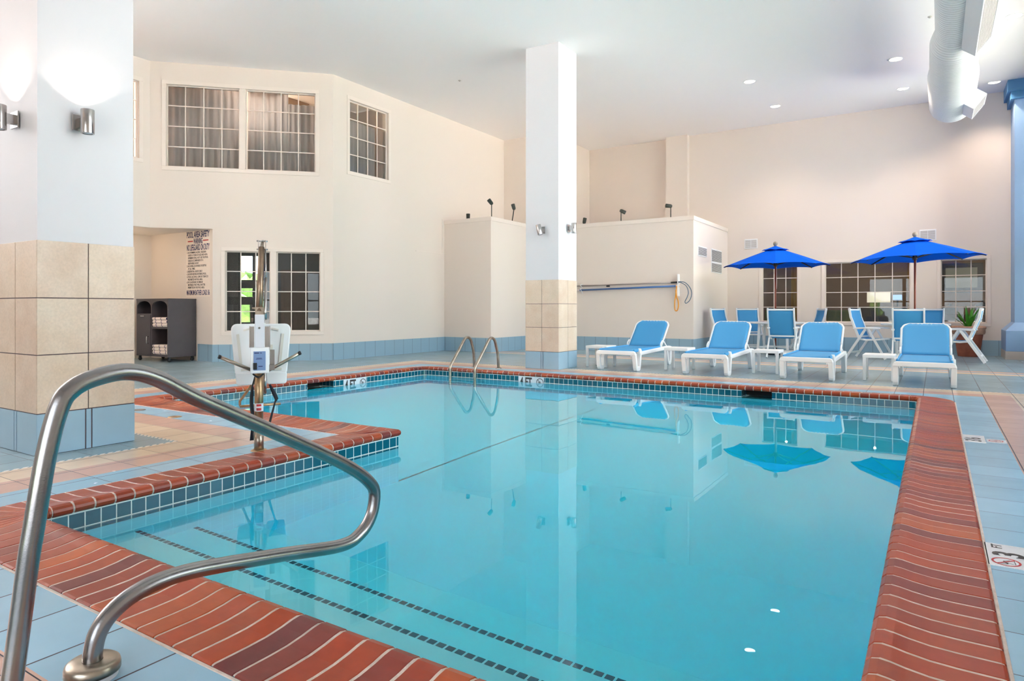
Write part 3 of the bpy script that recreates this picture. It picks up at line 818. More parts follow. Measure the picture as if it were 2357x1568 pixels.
# ------------------------------------------------------------------ downlights
DL = [(-.63, 14.30, 'downlight nearest and left of the white duct'), (-.60, 16.75, 'smaller downlight left of duct above the rear wall'), (1.05, 17.45, 'downlight near the blue column top above the rear wall'),
      (-3.24, 14.2, 'downlight in ceiling middle, the leftmost bright one'), (-3.22, 16.7, 'downlight in ceiling middle close to the rear wall'), (1.05, 13.2, 'downlight at upper right corner of ceiling')]
def downlight(x, y, label):
    z = cz(x, y); t = thing('recessed_downlight', 'round lit '+label, 'ceiling light', (x, y, z), 0, 'recessed ceiling downlights')
    r = MB(); r.lathe([(.105, .01), (.105, -.004), (.125, -.006), (.13, .002)], (0, 0, 0), 32); r.build('trim_ring', M['white_plastic'], t)
    e = MB(); e.lathe([(0, -.003), (.105, -.003)], (0, 0, 0), 32); e.build('lens', M['lens'], t)
    L = bpy.data.lights.new('downlight_beam', 'SPOT'); L.energy = 150; L.color = (1, .80, .62); L.spot_size = radians(122); L.spot_blend = .7; L.shadow_soft_size = .06
    lo = bpy.data.objects.new('downlight_beam', L); C.objects.link(lo); lo.parent = t; lo.location = (0, 0, -.02)
for a_ in DL: downlight(*a_)
for (x, y, lb) in ((-8.45, 11.2, 'small white ceiling sprinkler left of the far pillar'), (-.08, 12.5, 'small ceiling sprinkler just left of the duct')):
    mb = MB(); mb.lathe([(0, -.02), (.014, -.02), (.018, -.006), (.032, -.004), (.034, .002)], (x, y, cz(x, y)), 20)
    tag(mb.build('ceiling_sprinkler', M['grille']), lb, 'sprinkler', 'ceiling sprinklers')

# ------------------------------------------------------------------ duct
t = thing('air_duct', 'fat white spiral air duct hanging below the ceiling at upper right', 'duct', (.26, 15.6, 5.09))
pr = []; Ltot = 8.2
def drad(s):
    if s < 1.9: return .37
    if s < 2.3: return .37-(s-1.9)/.4*.035
    if s < 3.6: return .335-(s-2.3)/1.3*.02
    if s < 4.1: return .315-(s-3.6)/.5*.075
    return .24
s = 0; pts = []; rs = []
while s <= Ltot:
    for ds, dr in ((0, 0), (.045, 0), (.052, .006), (.064, .006), (.07, 0)):
        pts.append((-.02*0-(s+ds)*.006, -(s+ds), 0)); rs.append(drad(s+ds)+dr)
    s += .075
mb = MB(); n = 48; vs = []
for p, r_ in zip(pts, rs):
    for k in range(n):
        a_ = 2*pi*k/n; vs.append((p[0]+r_*cos(a_), p[1], p[2]+r_*sin(a_)))
fs = [(i*n+k, i*n+(k+1) % n, (i+1)*n+(k+1) % n, (i+1)*n+k) for i in range(len(pts)-1) for k in range(n)]
mb.add(vs, fs, smooth=True)
mb.build('spiral_pipe', M['duct'], t)
ec = MB(); ec.lathe([(0, .02), (.34, .02), (.378, .0), (.378, -.05)], (0, 0, 0), 48, M4=Matrix.Rotation(-pi/2, 4, 'X')); ec.build('end_cap', M['duct'], t)
for (s0, ln, rr, kk) in ((.35, .75, .37, 0), (3.9, 2.3, .25, 1)):
    Mx = Matrix.Translation((0, -s0-ln/2, 0)) @ Matrix.Rotation(radians(38), 4, 'Y')
    bx = MB(); bx.box(rr-.06, rr+.14, -ln/2, ln/2, -.16, .16, M4=Mx)
    b_ = bx.build('side_diffuser', M['duct'], t, bevel=.004)
    gr = MB()
    for q in range(11): gr.box(rr+.14, rr+.146, -ln/2+.03, ln/2-.03, -.135+q*.026, -.122+q*.026, M4=Mx)
    gr.build('grille_slats', M['grille'], b_)
    fr = MB()
    for (a_, b__, c_, e_) in ((-ln/2, ln/2, -.16, -.145), (-ln/2, ln/2, .145, .16), (-ln/2, -ln/2+.02, -.16, .16), (ln/2-.02, ln/2, -.16, .16)): fr.box(rr+.139, rr+.153, a_, b__, c_, e_, M4=Mx)
    fr.build('diffuser_rim', M['white_plastic'], b_)
hm = MB()
for yy in (-.9, -5.0): hm.bar((0, yy, drad(-yy)-.02), (0, yy, .75), .012, .012)
explode(hm.build('hanger_rod', M['duct'], t))

# ------------------------------------------------------------------ vents
def vent(loc, rz, w_, h_, cols, label, dark=False, rows=1):
    t = thing('wall_vent', label, 'vent', loc, rz, 'white wall vents'); p = MB(); f = .018
    p.box(-w_/2, w_/2, -.012, 0, -h_/2, h_/2); p.build('frame', M['white_plastic'], t, bevel=.003)
    g = MB()
    for i in range(cols):
        for j in range(rows):
            a = -w_/2+f+(w_-2*f)*i/cols+.006; b = -w_/2+f+(w_-2*f)*(i+1)/cols-.006
            c = -h_/2+f+(h_-2*f)*j/rows+.006; e = -h_/2+f+(h_-2*f)*(j+1)/rows-.006
            n_ = max(3, int((e-c)/.02))
            for q in range(n_): g.box(a, b, -.0165, -.011, c+(e-c)*q/n_, c+(e-c)*(q+.55)/n_)
    g.build('louvre', M['ventdark'] if dark else M['grille'], t)
vent((-4.18, YB, 2.80), 0, .34, .26, 2, 'white vent above left parasol on rear wall')
vent((-.16, YB, 2.80), 0, .34, .26, 2, 'white vent behind right parasol top on rear wall')
vent((-4.80, 16.14, 2.455), pi/2, .72, .24, 3, 'small grey slatted vent on partition side, left of the pair', True)
vent((-4.80, 17.38, 2.42), pi/2, .95, .34, 2, 'upper vent of the stacked pair on partition side', True)
vent((-4.80, 17.38, 2.115), pi/2, .95, .27, 2, 'lower vent of the stacked pair on partition side', True)

# ------------------------------------------------------------------ top spotlights
def spotl(base, h, ang, tilt, label, lean=0.):
    t = thing('uplight', label, 'spotlight', base, ang, 'black spotlights on the partitions')
    st = MB(); top = (lean, 0, h); st.tube([(0, 0, -.02), top], .012, 8); st.build('stem', M['spot'], t)
    Mx = Matrix.Translation(top) @ Matrix.Rotation(tilt, 4, 'Y')
    hd = MB(); hd.lathe([(0, -.03), (.03, -.03), (.045, 0), (.05, .12), (.042, .125), (0, .11)], (0, 0, 0), 16, M4=Mx); hd.build('lamp_head', M['spot'], t)
cb_ = YAW
spotl((-9.15, 13.42, 3.30), .33, cb_, radians(-38), 'black spotlight on corner of left partition, head to the left')
spotl((-9.15, 14.35, 3.30), .32, cb_, radians(-15), 'black leaning spotlight on left partition beside far pillar', .05)
spotl((-6.69, 15.6, 3.25), .28, cb_, radians(115), 'black spotlight on long partition, head turned right', 0)
spotl((-5.40, 15.6, 3.25), .29, cb_, radians(-85), 'black spotlight before the pilaster, head turned left')
spotl((-9.86, 13.42, 3.30), .01, cb_, 0, 'short stub spotlight on left partition top near left wall')
spotl((-7.72, 15.6, 3.25), .05, cb_, radians(10), 'black spotlight half hidden by right edge of far pillar')

# ------------------------------------------------------------------ foreground handrail and pool ladder
XH = -2.08
t = thing('pool_handrail', 'stainless steel looped grab rail in foreground on the deck', 'handrail', (XH, .97, 0))
path = catmull([(0, -0.2134, -0.01), (0, -0.192, 0.0833), (0, -0.1552, 0.3823), (0, -0.1418, 0.4729), (0, -0.1113, 0.6691), (0, -0.0788, 0.7999), (0, -0.0465, 0.8467), (0, 0.0115, 0.8738), (0, 0.1044, 0.8853), (0, 0.1981, 0.8571), (0, 0.3298, 0.7802), (0, 0.5833, 0.648), (0, 0.891, 0.4842), (0, 1.0458, 0.3926), (0, 1.1355, 0.3212), (0, 1.1674, 0.2664), (0, 1.1487, 0.1758), (0, 1.0836, 0.1128), (0, 0.9725, 0.0941), (0, 0.693, 0.1454), (0, 0.424, 0.192), (0, 0.2844, 0.2106), (0, 0.1842, 0.2101), (0, 0.1082, 0.193), (0, 0.0515, 0.1596), (0, 0.0223, 0.1199), (0, 0.0103, 0.074), (0, 0.0091, 0.0338), (0, 0.0091, -0.01)], 6)
mb = MB(); mb.tube(path, .0262, 28); o = mb.build('rail_tube', M['steel'], t)
for yy in (0.0091, -0.2134):
    es = MB(); es.lathe([(.027, .05), (.062, .05), (.070, .044), (.073, .034), (.073, .018), (.066, .018)], (0, yy, 0), 40); es.build('escutcheon_plate', M['steel_dull'], t)
    es = MB(); es.lathe([(.066, .018), (.066, .0)], (0, yy, 0), 40); es.build('collar', M['marker'], t)
t = thing('pool_ladder', 'pair of bent steel ladder rails at far pool edge', 'ladder', (-6.81, 9.4, 0))
for sx in (-.262, .262):
    pth = fillet([(sx, .42, 0), (sx, .395, .28), (sx, .245, .66), (sx, -.30, .06), (sx, -.30, -1.1)], [.5, .135, .10], 8)
    mb = MB(); mb.tube(pth, .0245, 16); mb.build('ladder_rail', M['steel_dull'], t)
    es = MB(); es.lathe([(.022, .02), (.05, .016), (.055, .0)], (sx, .42, .001), 24); es.build('escutcheon_plate', M['satin'], t)
for z in (-.35, -.62, -.9):
    mb = MB(); mb.box(-.26, .26, -.36, -.27, z, z+.03); mb.build('ladder_tread', M['white_plastic'], t, bevel=.005)

# ------------------------------------------------------------------ depth markers
def nodive(parent, cx, cy, r, M4, ringmat, name='no_diving_symbol'):
    mb = MB(); n = 40; vs = []; fs = []
    for k in range(n):
        a = 2*pi*k/n
        for rr in (r, r*.84): vs.append(M4 @ Vector((cx+rr*cos(a), cy+rr*sin(a), .0012)))
    fs = [(2*k, 2*((k+1) % n), 2*((k+1) % n)+1, 2*k+1) for k in range(n)]
    mb.add(vs, fs, 0)
    def ln(a, b, w_, mi):
        a, b = Vector(a)*r, Vector(b)*r; d = (b-a).normalized()*w_*r/2; q = Vector((-d.y, d.x)); c = Vector((cx, cy))
        mb.add([M4 @ Vector((*(c+p), .0016)) for p in (a-q, b-q, b+q, a+q)], [(0, 1, 2, 3)], mi)
    ln((-.62, .62), (.62, -.62), .14, 0)
    ln((-.5, -.1), (.1, .2), .09, 1); ln((.1, .2), (.45, -.25), .07, 1); ln((-.5, -.1), (-.55, .4), .06, 1); ln((-.2, .02), (-.45, -.45), .06, 1); ln((.55, -.55), (-.5, -.6), .05, 1)
    return mb.build(name, [ringmat, M['ink']], parent, recalc=False)
RZ = Matrix.Rotation(pi/2, 4, 'Z')
t = thing('depth_marker', 'white 3 FT depth marker tile with red no-diving ring beside right coping', 'depth marker', (.335, 3.595, 0), 0, 'depth marker tiles')
mb = MB(); mb.box(-.148, .16, -.158, .155, .0, .0022); mb.build('tile', M['marker'], t)
# text reads with right=+Y, up=-X
text_mesh('depth_numeral', '3', .155, M['ink'], t, Matrix.Translation((-.016, -.022, .0026)) @ RZ, xs=.9, bold=.004)
text_mesh('unit_lettering', 'FT', .054, M['ink'], t, Matrix.Translation((-.086, .088, .0026)) @ RZ, xs=.9, bold=.001)
nodive(t, 0, 0, .052, Matrix.Translation((-.083, -.093, .0016)) @ RZ, M['red'])
t = thing('depth_marker', "white 3'6 depth marker tile further along right coping", 'depth marker', (.335, 6.69, 0), 0, 'depth marker tiles')
mb = MB(); mb.box(-.145, .005, -.19, .155, .0, .0022); mb.build('tile', M['marker'], t)
text_mesh('depth_numeral', "3'6", .155, M['ink'], t, Matrix.Translation((-.025, -.15, .0026)) @ RZ, xs=.95, bold=.002)
mb = MB(); mb.box(.012, .145, -.125, .02, .0, .0022); mb.build('symbol_tile', M['marker'], t)
nodive(t, 0, 0, .050, Matrix.Translation((.075, -.055, .0016)) @ RZ, M['red'])
def wallmarker(loc, rz, wd, label):
    t = thing('waterline_marker', label, 'depth marker', loc, rz, 'waterline depth tiles')   # local x right, -y toward viewer
    mb = MB(); mb.box(0, wd, -.004, .006, -.20, -.034); mb.build('tile', M['marker'], t)
    B = Matrix.Rotation(pi/2, 4, 'X')
    text_mesh('depth_lettering', '4 FT', .205, M['ink'], t, Matrix.Translation((.03, -.006, -.192)) @ B, xs=.62*wd/.5, bold=.006)
    nodive(t, 0, 0, .066, Matrix.Translation((wd*.85, -.005, -.115)) @ B, M['ink'])
wallmarker((-5.75, YF-.001, 0), 0, .475, 'white 4 FT waterline tile on far pool wall below tiled pillar')
wallmarker((XL+.001, 7.27, 0), pi/2, .48, 'white 4 FT waterline tile on left pool wall beside the skimmer opening')

# ------------------------------------------------------------------ chaise longues
def make_chaise(label):
    t = thing('chaise_lounge', label, 'sun lounger', (0, 0, 0), 0, 'blue and white sun loungers facing the pool')
    fr = MB()
    for sx in (-1, 1):
        x0, x1 = sorted((sx*.315, sx*.365))
        fr.prism([(.20, .255), (.26, .262), (1.55, .292), (1.74, .285), (1.80, .31), (1.78, .345), (1.66, .36), (1.5, .358), (.30, .325), (.235, .385), (.20, .345)], 'x', x0, x1)
    explode(fr.build('side_rail', M['white_plastic'], t, bevel=.010))
    cr = MB(); cr.prism([(-.375, .275), (-.36, .325), (-.325, .342), (.325, .342), (.36, .325), (.375, .275), (.36, .272), (-.36, .272)], 'y', -.035, .02); cr.box(-.33, .33, 1.70, 1.76, .29, .335)
    explode(cr.build('cross_bar', M['white_plastic'], t, bevel=.012))
    for sx in (-1, 1):
        lg = MB(); a, b = sorted((sx*.305, sx*.372))
        # front leg: U shaped loop
        lg.prism([(-.03, .30), (.02, .05), (.05, .005), (.07, 0), (.17, 0), (.20, .02), (.215, .06), (.26, .30), (.205, .30), (.165, .075), (.15, .065), (.09, .065), (.08, .075), (.035, .30)], 'x', a, b)
        lg.build('leg', M['white_plastic'], t, bevel=.007)
        lg = MB()
        lg.prism([(1.42, .31), (1.50, .28), (1.58, .04), (1.60, .01), (1.62, 0), (1.70, 0), (1.74, .04), (1.785, .31), (1.70, .31), (1.66, .07), (1.64, .07), (1.545, .31)], 'x', a, b)
        lg.build('leg', M['white_plastic'], t, bevel=.007)
    # seat sling with gentle sag and rolled sides
    se = MB(); nx_, ny_ = 10, 14; vs = []
    for j in range(ny_+1):
        y = -.0+1.30*j/ny_
        for i in range(nx_+1):
            u = i/nx_*2-1; x = u*.315; z = .352-.018*(1-u*u)*math.sin(pi*min(1, y/1.3))+(.008 if j else -.008)
            vs.append((x, y, z))
    se.add(vs, [(j*(nx_+1)+i, j*(nx_+1)+i+1, (j+1)*(nx_+1)+i+1, (j+1)*(nx_+1)+i) for j in range(ny_) for i in range(nx_)], smooth=True)
    o = se.build('seat_sling', M['blue_fabric'], t); md = o.modifiers.new('s', 'SOLIDIFY'); md.thickness = .012; md.offset = -1
    rl = MB()
    for sx in (-1, 1): rl.bar((sx*.318, .03, .345), (sx*.318, 1.28, .352), .03, .05)
    explode(rl.build('sling_hem', M['blue_fabric'], t, bevel=.012))
    # backrest
    th = math.atan2(.83-.36, .47); Lb = .66
    Mx = Matrix.Translation((0, 1.29, .362)) @ Matrix.Rotation(th, 4, 'X')   # local y up the back
    outl = []
    hw = .325; c = .10
    pts = [(-hw, 0), (-hw, Lb-c), (-hw+.035, Lb-.03), (-hw+c, Lb), (hw-c, Lb), (hw-.035, Lb-.03), (hw, Lb-c), (hw, 0)]
    rim = MB(); rim.tube(fillet([Mx @ Vector((p[0], p[1], -.012)) for p in pts], .05, 4), .018, 10)
    rim.build('backrest_frame', M['white_plastic'], t)
    bk = MB(); nx_, ny_ = 20, 12; vs = []
    for j in range(ny_+1):
        v = j/ny_
        y = .0+(Lb-.006)*v
        w_ = hw-.004
        if y > Lb-c: w_ = hw-.004-(c*.72)*((y-(Lb-c))/c)**1.6
        for i in range(nx_+1):
            u = i/nx_*2-1; z = .010-.014*(1-u*u)*sin(pi*min(v, .9))
            z += .006*sin(u*26+v*3)*max(0, (v-.72)/.28)*(1-abs(u)**6)
            if abs(u) == 1: z -= .02
            vs.append(Mx @ Vector((u*w_, y, z)))
    bk.add(vs, [(j*(nx_+1)+i, j*(nx_+1)+i+1, (j+1)*(nx_+1)+i+1, (j+1)*(nx_+1)+i) for j in range(ny_) for i in range(nx_)], smooth=True)
    o = bk.build('backrest_sling', M['blue_fabric'], t); md = o.modifiers.new('s', 'SOLIDIFY'); md.thickness = .01; md.offset = -1
    br = MB()
    for sx in (-1, 1):
        br.tube(fillet([(sx*.33, 1.26, .34), (sx*.332, 1.27, .42), (sx*.332, 1.36, .47)], .05, 4), .011, 8)
        br.bar((sx*.30, 1.43, .50), (sx*.325, 1.60, .35), .014, .02)
    explode(br.build('recline_strut', M['white_plastic'], t))
    pg = MB()
    for sx in (-1, 1): pg.lathe([(0, -.012), (.009, -.012), (.009, .012), (0, .012)], (sx*.29, -.02, .262), 10)
    explode(pg.build('peg', M['white_plastic'], t))
    return t
ch = [(-4.655, 10.63, -.01, 'sun lounger furthest left, beside the far tiled pillar'), (-3.13, 10.64, -.005, 'sun lounger second from left, between two low side tables'),
      (-1.635, 10.72, .0, 'sun lounger third from left, before the left parasol table'), (-.135, 10.62, 0, 'sun lounger rightmost, nearest the pool corner')]
c0 = None
for (x, y, rz, lb) in ch:
    lb = 'white-framed '+lb
    if c0 is None: c0 = make_chaise(lb); c0.location = (x, y, 0); c0.rotation_euler = (0, 0, rz)
    else: dup(c0, (x, y, 0), rz, lb)
# side tables
def make_stab(label):
    t = thing('side_table', label, 'side table', (0, 0, 0), 0, 'low white side tables between loungers')
    tp = MB(); tp.box(-.21, .21, -.22, .22, .335, .385)
    tp.build('table_top', M['white_plastic'], t, bevel=.008)
    for sx in (-1, 1):
        for sy in (-1, 1):
            l_ = MB(); cx_, cy_ = sx*.185, sy*.195
            l_.box(cx_-.022, cx_+.022, cy_-.022, cy_+.022, 0, .34); l_.build('leg', M['white_plastic'], t, bevel=.004)
    return t
st = [(-5.23, 11.27, 'low white side table left of the leftmost lounger'), (-3.80, 11.45, 'low white side table between the first and second loungers from left'),
      (-2.36, 11.63, 'low white side table between the second and third loungers from left'), (-.715, 11.42, 'low white side table left of the rightmost lounger')]
s0 = None
for (x, y, lb) in st:
    if s0 is None: s0 = make_stab(lb); s0.location = (x, y, 0)
    else: dup(s0, (x, y, 0), 0, lb)

# ------------------------------------------------------------------ folding armchairs (local +x = facing direction)
def make_chair(label):
    t = thing('folding_armchair', label, 'chair', (0, 0, 0), 0, 'blue sling armchairs around the parasol tables')
    hw = .265
    for sy in (-1, 1):
        y = sy*hw
        b = MB(); b.bar((-.345, y, 1.075), (-.31, y, .86), .032, .045, up=(1, 0, 0)); b.bar((-.31, y, .875), (-.14, y, .42), .032, .045, up=(1, 0, 0))
        b.build('back_rail', M['white_plastic'], t, bevel=.006)
        a = MB(); a.prism([(-.27, .635), (-.24, .665), (.10, .675), (.26, .66), (.28, .645), (.25, .632), (.0, .642), (-.22, .625)], 'y', y-.028, y+.028)
        a.build('armrest', M['white_plastic'], t, bevel=.008)
        r = MB(); r.bar((-.01, y+sy*.006, .64), (-.41, y+sy*.006, .012), .028, .05, up=(1, 0, 0)); r.build('leg', M['white_plastic'], t, bevel=.005)
        r = MB(); r.bar((.02, y-sy*.03, .64), (.36, y-sy*.03, .012), .028, .045, up=(1, 0, 0)); r.build('leg', M['white_plastic'], t, bevel=.005)
    x_ = MB()
    x_.bar((-.345, -hw, 1.04), (-.345, hw, 1.04), .03, .035); x_.bar((-.165, -hw, .47), (-.165, hw, .47), .03, .035)
    x_.bar((-.335, -hw, .13), (-.335, hw, .13), .025, .04); x_.bar((.30, -hw, .12), (.30, hw, .12), .025, .04); x_.bar((.26, -hw, .425), (.26, hw, .425), .03, .035)
    explode(x_.build('cross_rail', M['white_plastic'], t, bevel=.005))
    sr = MB()
    for sy in (-1, 1):
        y = sy*(hw-.03); pts = [(-.15, .42), (0, .405), (.15, .415), (.27, .425)]
        for p, q in zip(pts, pts[1:]): sr.bar((p[0], y, p[1]), (q[0], y, q[1]), .025, .035)
    sr.build('seat_rail', M['white_plastic'], t)
    def sling(name, prof, hwid):
        m_ = MB(); n = 8; vs = []
        for (x, z) in prof:
            for i in range(n+1):
                u = i/n*2-1; vs.append((x-.012*(1-u*u), u*hwid, z-.006*(1-u*u)))
        m_.add(vs, [(j*(n+1)+i, j*(n+1)+i+1, (j+1)*(n+1)+i+1, (j+1)*(n+1)+i) for j in range(len(prof)-1) for i in range(n)], smooth=True)
        o = m_.build(name, M['blue_fabric'], t); md = o.modifiers.new('s', 'SOLIDIFY'); md.thickness = .006; md.offset = 0
    sling('back_sling', [(-.338, 1.065), (-.322, .96), (-.30, .86), (-.24, .70), (-.18, .54), (-.150, .46)], hww) if False else sling('back_sling', [(-.338, 1.065), (-.322, .96), (-.30, .86), (-.24, .70), (-.18, .54), (-.150, .46)], .252)
    sling('seat_sling', [(-.15, .45), (-.08, .425), (.03, .42), (.15, .43), (.25, .442), (.275, .43)], .232)
    return t
CH = [(-2.80, 15.42, pi/2, 'armchair with its back to the camera at the left parasol table'), (-4.18, 16.25, radians(-22), 'armchair at the left parasol table beside the partition corner'),
      (-3.92, 17.30, radians(-62), 'armchair behind the left parasol table facing the camera'), (-2.50, 16.45, radians(207), 'armchair right of the left parasol table, turned inward'),
      (-.455, 15.48, pi/2, 'armchair with its back to the camera at the right parasol table'), (-1.16, 16.05, radians(-16), 'armchair left of the right parasol table, facing right'),
      (-.16, 17.25, radians(-98), 'armchair behind the right parasol table facing the camera'), (.42, 16.02, radians(174), 'armchair right of the right parasol table before the potted plant')]
c1 = None
for (x, y, rz, lb) in CH:
    lb = 'blue and white '+lb
    if c1 is None: c1 = make_chair(lb); c1.location = (x, y, 0); c1.rotation_euler = (0, 0, rz)
    else: dup(c1, (x, y, 0), rz, lb)
# ------------------------------------------------------------------ parasol tables
def make_ptable(label):
    t = thing('patio_table', label, 'table', (0, 0, 0), 0, 'round white patio tables under parasols')
    m_ = MB(); m_.lathe([(.025, .715), (.60, .715), (.63, .725), (.635, .745), (.62, .755), (.025, .755)], (0, 0, 0), 48); m_.build('table_top', M['white_plastic'], t)
    for k in range(4):
        a = pi/4+k*pi/2; l_ = MB(); l_.bar((.42*cos(a), .42*sin(a), .72), (.46*cos(a), .46*sin(a), 0), .05, .05, up=(1, 0, 0)); l_.build('leg', M['white_plastic'], t, bevel=.006)
    b = MB(); b.bar((-.31, -.31, .18), (.31, .31, .18), .03, .04); b.bar((-.31, .31, .18), (.31, -.31, .18), .03, .04); b.build('stretcher', M['white_plastic'], t)
    return t
T1, T2 = (-3.14, 16.3), (-.37, 16.3)
p1 = make_ptable('round white patio table under the left blue parasol'); p1.location = (*T1, 0)
dup(p1, (*T2, 0), 0, 'round white patio table under the right blue parasol')
def make_umb(label, loc, rot, tilt, rscale=1.0):
    t = thing('parasol', label, 'parasol', loc, 0, 'royal blue market parasols')
    m_ = MB(); m_.tube([(0, 0, .05), (0, 0, 2.48)], .019, 14); m_.build('pole', M['wood'], t)
    m_ = MB(); m_.lathe([(0, 0), (.20, 0), (.20, .05), (.05, .07), (.03, .2), (.022, .2)], (0, 0, 0), 32); m_.build('base', M['black'], t)
    Mx = Matrix.Translation((0, 0, 2.47)) @ Matrix.Rotation(tilt[0], 4, tilt[1])
    Rr = 1.16*rscale; drop = .42; n = 8; rings = 8; sub = 6
    vs = []; fs = []; m_ = MB()
    for j in range(rings+1):
        v = j/rings; 
        for k in range(n):
            for q in range(sub):
                a0 = rot+2*pi*k/n; a1 = rot+2*pi*(k+1)/n; f = q/sub
                p0 = Vector((cos(a0), sin(a0))); p1_ = Vector((cos(a1), sin(a1))); p = (p0*(1-f)+p1_*f)*Rr*(.03+.97*v)
                z = -drop*(v**1.05)+.0
                sag = .05*v*sin(pi*f); z -= sag*.25 if j < rings else -sag*.55
                vs.append(Mx @ Vector((p.x, p.y, z)))
    m = n*sub
    fs = [(j*m+k, j*m+(k+1) % m, (j+1)*m+(k+1) % m, (j+1)*m+k) for j in range(rings) for k in range(m)]
    # slight hanging valance
    m_.add(vs, fs, smooth=False)
    o = m_.build('canopy', M['para'], t, recalc=True); md = o.modifiers.new('s', 'SOLIDIFY'); md.thickness = .006
    vt = MB(); vs = []
    for j in range(3):
        v = j/2*.235
        for k in range(n):
            for q in range(4):
                a0 = rot+2*pi*k/n; a1 = rot+2*pi*(k+1)/n; f = q/4; p = (Vector((cos(a0), sin(a0)))*(1-f)+Vector((cos(a1), sin(a1)))*f)*Rr*(.02+v)
                vs.append(Mx @ Vector((p.x, p.y, .045-drop*v*1.02+(.018*sin(pi*f) if j == 2 else 0))))
    m = n*4
    vt.add(vs, [(j*m+k, j*m+(k+1) % m, (j+1)*m+(k+1) % m, (j+1)*m+k) for j in range(2) for k in range(m)])
    o = vt.build('vent_cap', M['para'], t); md = o.modifiers.new('s', 'SOLIDIFY'); md.thickness = .005
    for k in range(n):
        a0 = rot+2*pi*k/n; r_ = MB()
        r_.bar(Mx @ Vector((.05*cos(a0), .05*sin(a0), -.035)), Mx @ Vector((Rr*.985*cos(a0), Rr*.985*sin(a0), -drop-.008)), .016, .022)
        rb = r_.build('rib', M['cabdark'], t)
        s_ = MB(); s_.bar((.04*cos(a0), .04*sin(a0), 2.08), Mx @ Vector((Rr*.52*cos(a0), Rr*.52*sin(a0), -drop*.52-.02)), .012, .016); s_.build('strut', M['cabdark'], rb)
    hb = MB(); hb.lathe([(.02, 2.04), (.045, 2.04), (.045, 2.11), (.03, 2.13), (.02, 2.13)], (0, 0, 0), 20); hb.build('hub', M['cabdark'], t)
    fn = MB(); fn.lathe([(.012, 2.49), (.018, 2.51), (.03, 2.525), (.047, 2.55), (.05, 2.575), (.042, 2.605), (.02, 2.62), (0, 2.622)], (0, 0, 0), 20); fn.build('finial', M['finial'], t)
    cd_ = MB(); cd_.tube([(.022, -.01, 2.1), (.03, -.015, 1.75), (.028, -.012, 1.52)], .0045, 6); cd_.build('pull_cord', M['towel'], t)
    return t
va = math.atan2(T1[1], T1[0])
make_umb('royal blue parasol on the left, shading the table by the partition', (*T1, 0), va, (radians(0), 'Y'))
va = math.atan2(T2[1], T2[0])
make_umb('royal blue parasol on the right, slightly tilted, near the potted plant', (*T2, .05), va, (radians(-2.0), 'Y'), 1.06)

# ------------------------------------------------------------------ potted plant
t = thing('potted_plant', 'leafy green plant in a big terracotta pot by rear wall', 'potted plant', (.615, 17.98, 0))
m_ = MB(); m_.lathe([(0, 0), (.20, 0), (.205, .02), (.27, .48), (.272, .5), (.26, .5)], (0, 0, 0), 40); m_.build('pot', M['terra'], t)
m_ = MB(); m_.lathe([(.272, .49), (.30, .50), (.315, .54), (.312, .60), (.33, .63), (.325, .665), (.30, .672), (.285, .64), (.27, .60)], (0, 0, 0), 40); o = m_.build('pot_rim', M['terra_rim'], t)
m_ = MB(); m_.lathe([(0, .61), (.28, .60)], (0, 0, 0), 24); m_.build('soil', M['soil'], t)
random.seed(5)
for k in range(16):
    a = 2*pi*k/16*1.62+random.uniform(-.3, .3); Lf = random.uniform(.34, .58); spread = random.uniform(.12, .32) if k > 3 else .08; w_ = random.uniform(.03, .042)
    lf = MB(); n = 9; vs = []
    for j in range(n+1):
        v = j/n; rr = .03+spread*v**1.25; z = .60+Lf*v*(1-.22*v*v*(spread/.3)); c_ = Vector((rr*cos(a), rr*sin(a), z)); sd = Vector((-sin(a), cos(a), 0))
        ww = w_*sin(pi*min(1, .12+v*.88))**.7*(1-.1*v)+.001
        vs += [c_-sd*ww, c_+Vector((cos(a), sin(a), 0))*-.012, c_+sd*ww]
    lf.add(vs, [(3*j+i, 3*j+i+1, 3*j+i+4, 3*j+i+3) for j in range(n) for i in range(2)], smooth=True)
    lf.build('leaf', M['leaf'], t)

# ------------------------------------------------------------------ pole, hook, rings on partition
YPb = 15.45
t = thing('telescopic_pole', 'upper grey telescopic pole on hooks on the partition wall', 'pole', (0, YPb, 0))
m_ = MB(); m_.tube([(-7.95, -.06, 1.600+.04), (-5.20, -.06, 1.687)], .018, 12); m_.build('shaft', M['greypole'], t)
m_ = MB(); m_.tube([(-5.32, -.06, 1.683), (-5.12, -.06, 1.69)], .021, 12); m_.tube([(-6.99, -.06, 1.63), (-6.91, -.06, 1.633)], .024, 12); m_.build('grip', M['black'], t)
t = thing('vacuum_pole', 'lower blue pole on hooks on the partition wall', 'pole', (0, YPb, 0))
m_ = MB(); m_.tube([(-7.75, -.06, 1.535), (-5.18, -.06, 1.60)], .022, 12); m_.build('shaft', M['bluehose'], t)
m_ = MB(); m_.tube([(-7.95, -.06, 1.53), (-7.74, -.06, 1.535)], .024, 12); m_.tube([(-5.20, -.06, 1.60), (-5.10, -.06, 1.603)], .03, 12); m_.build('end_cap', M['towel'], t)
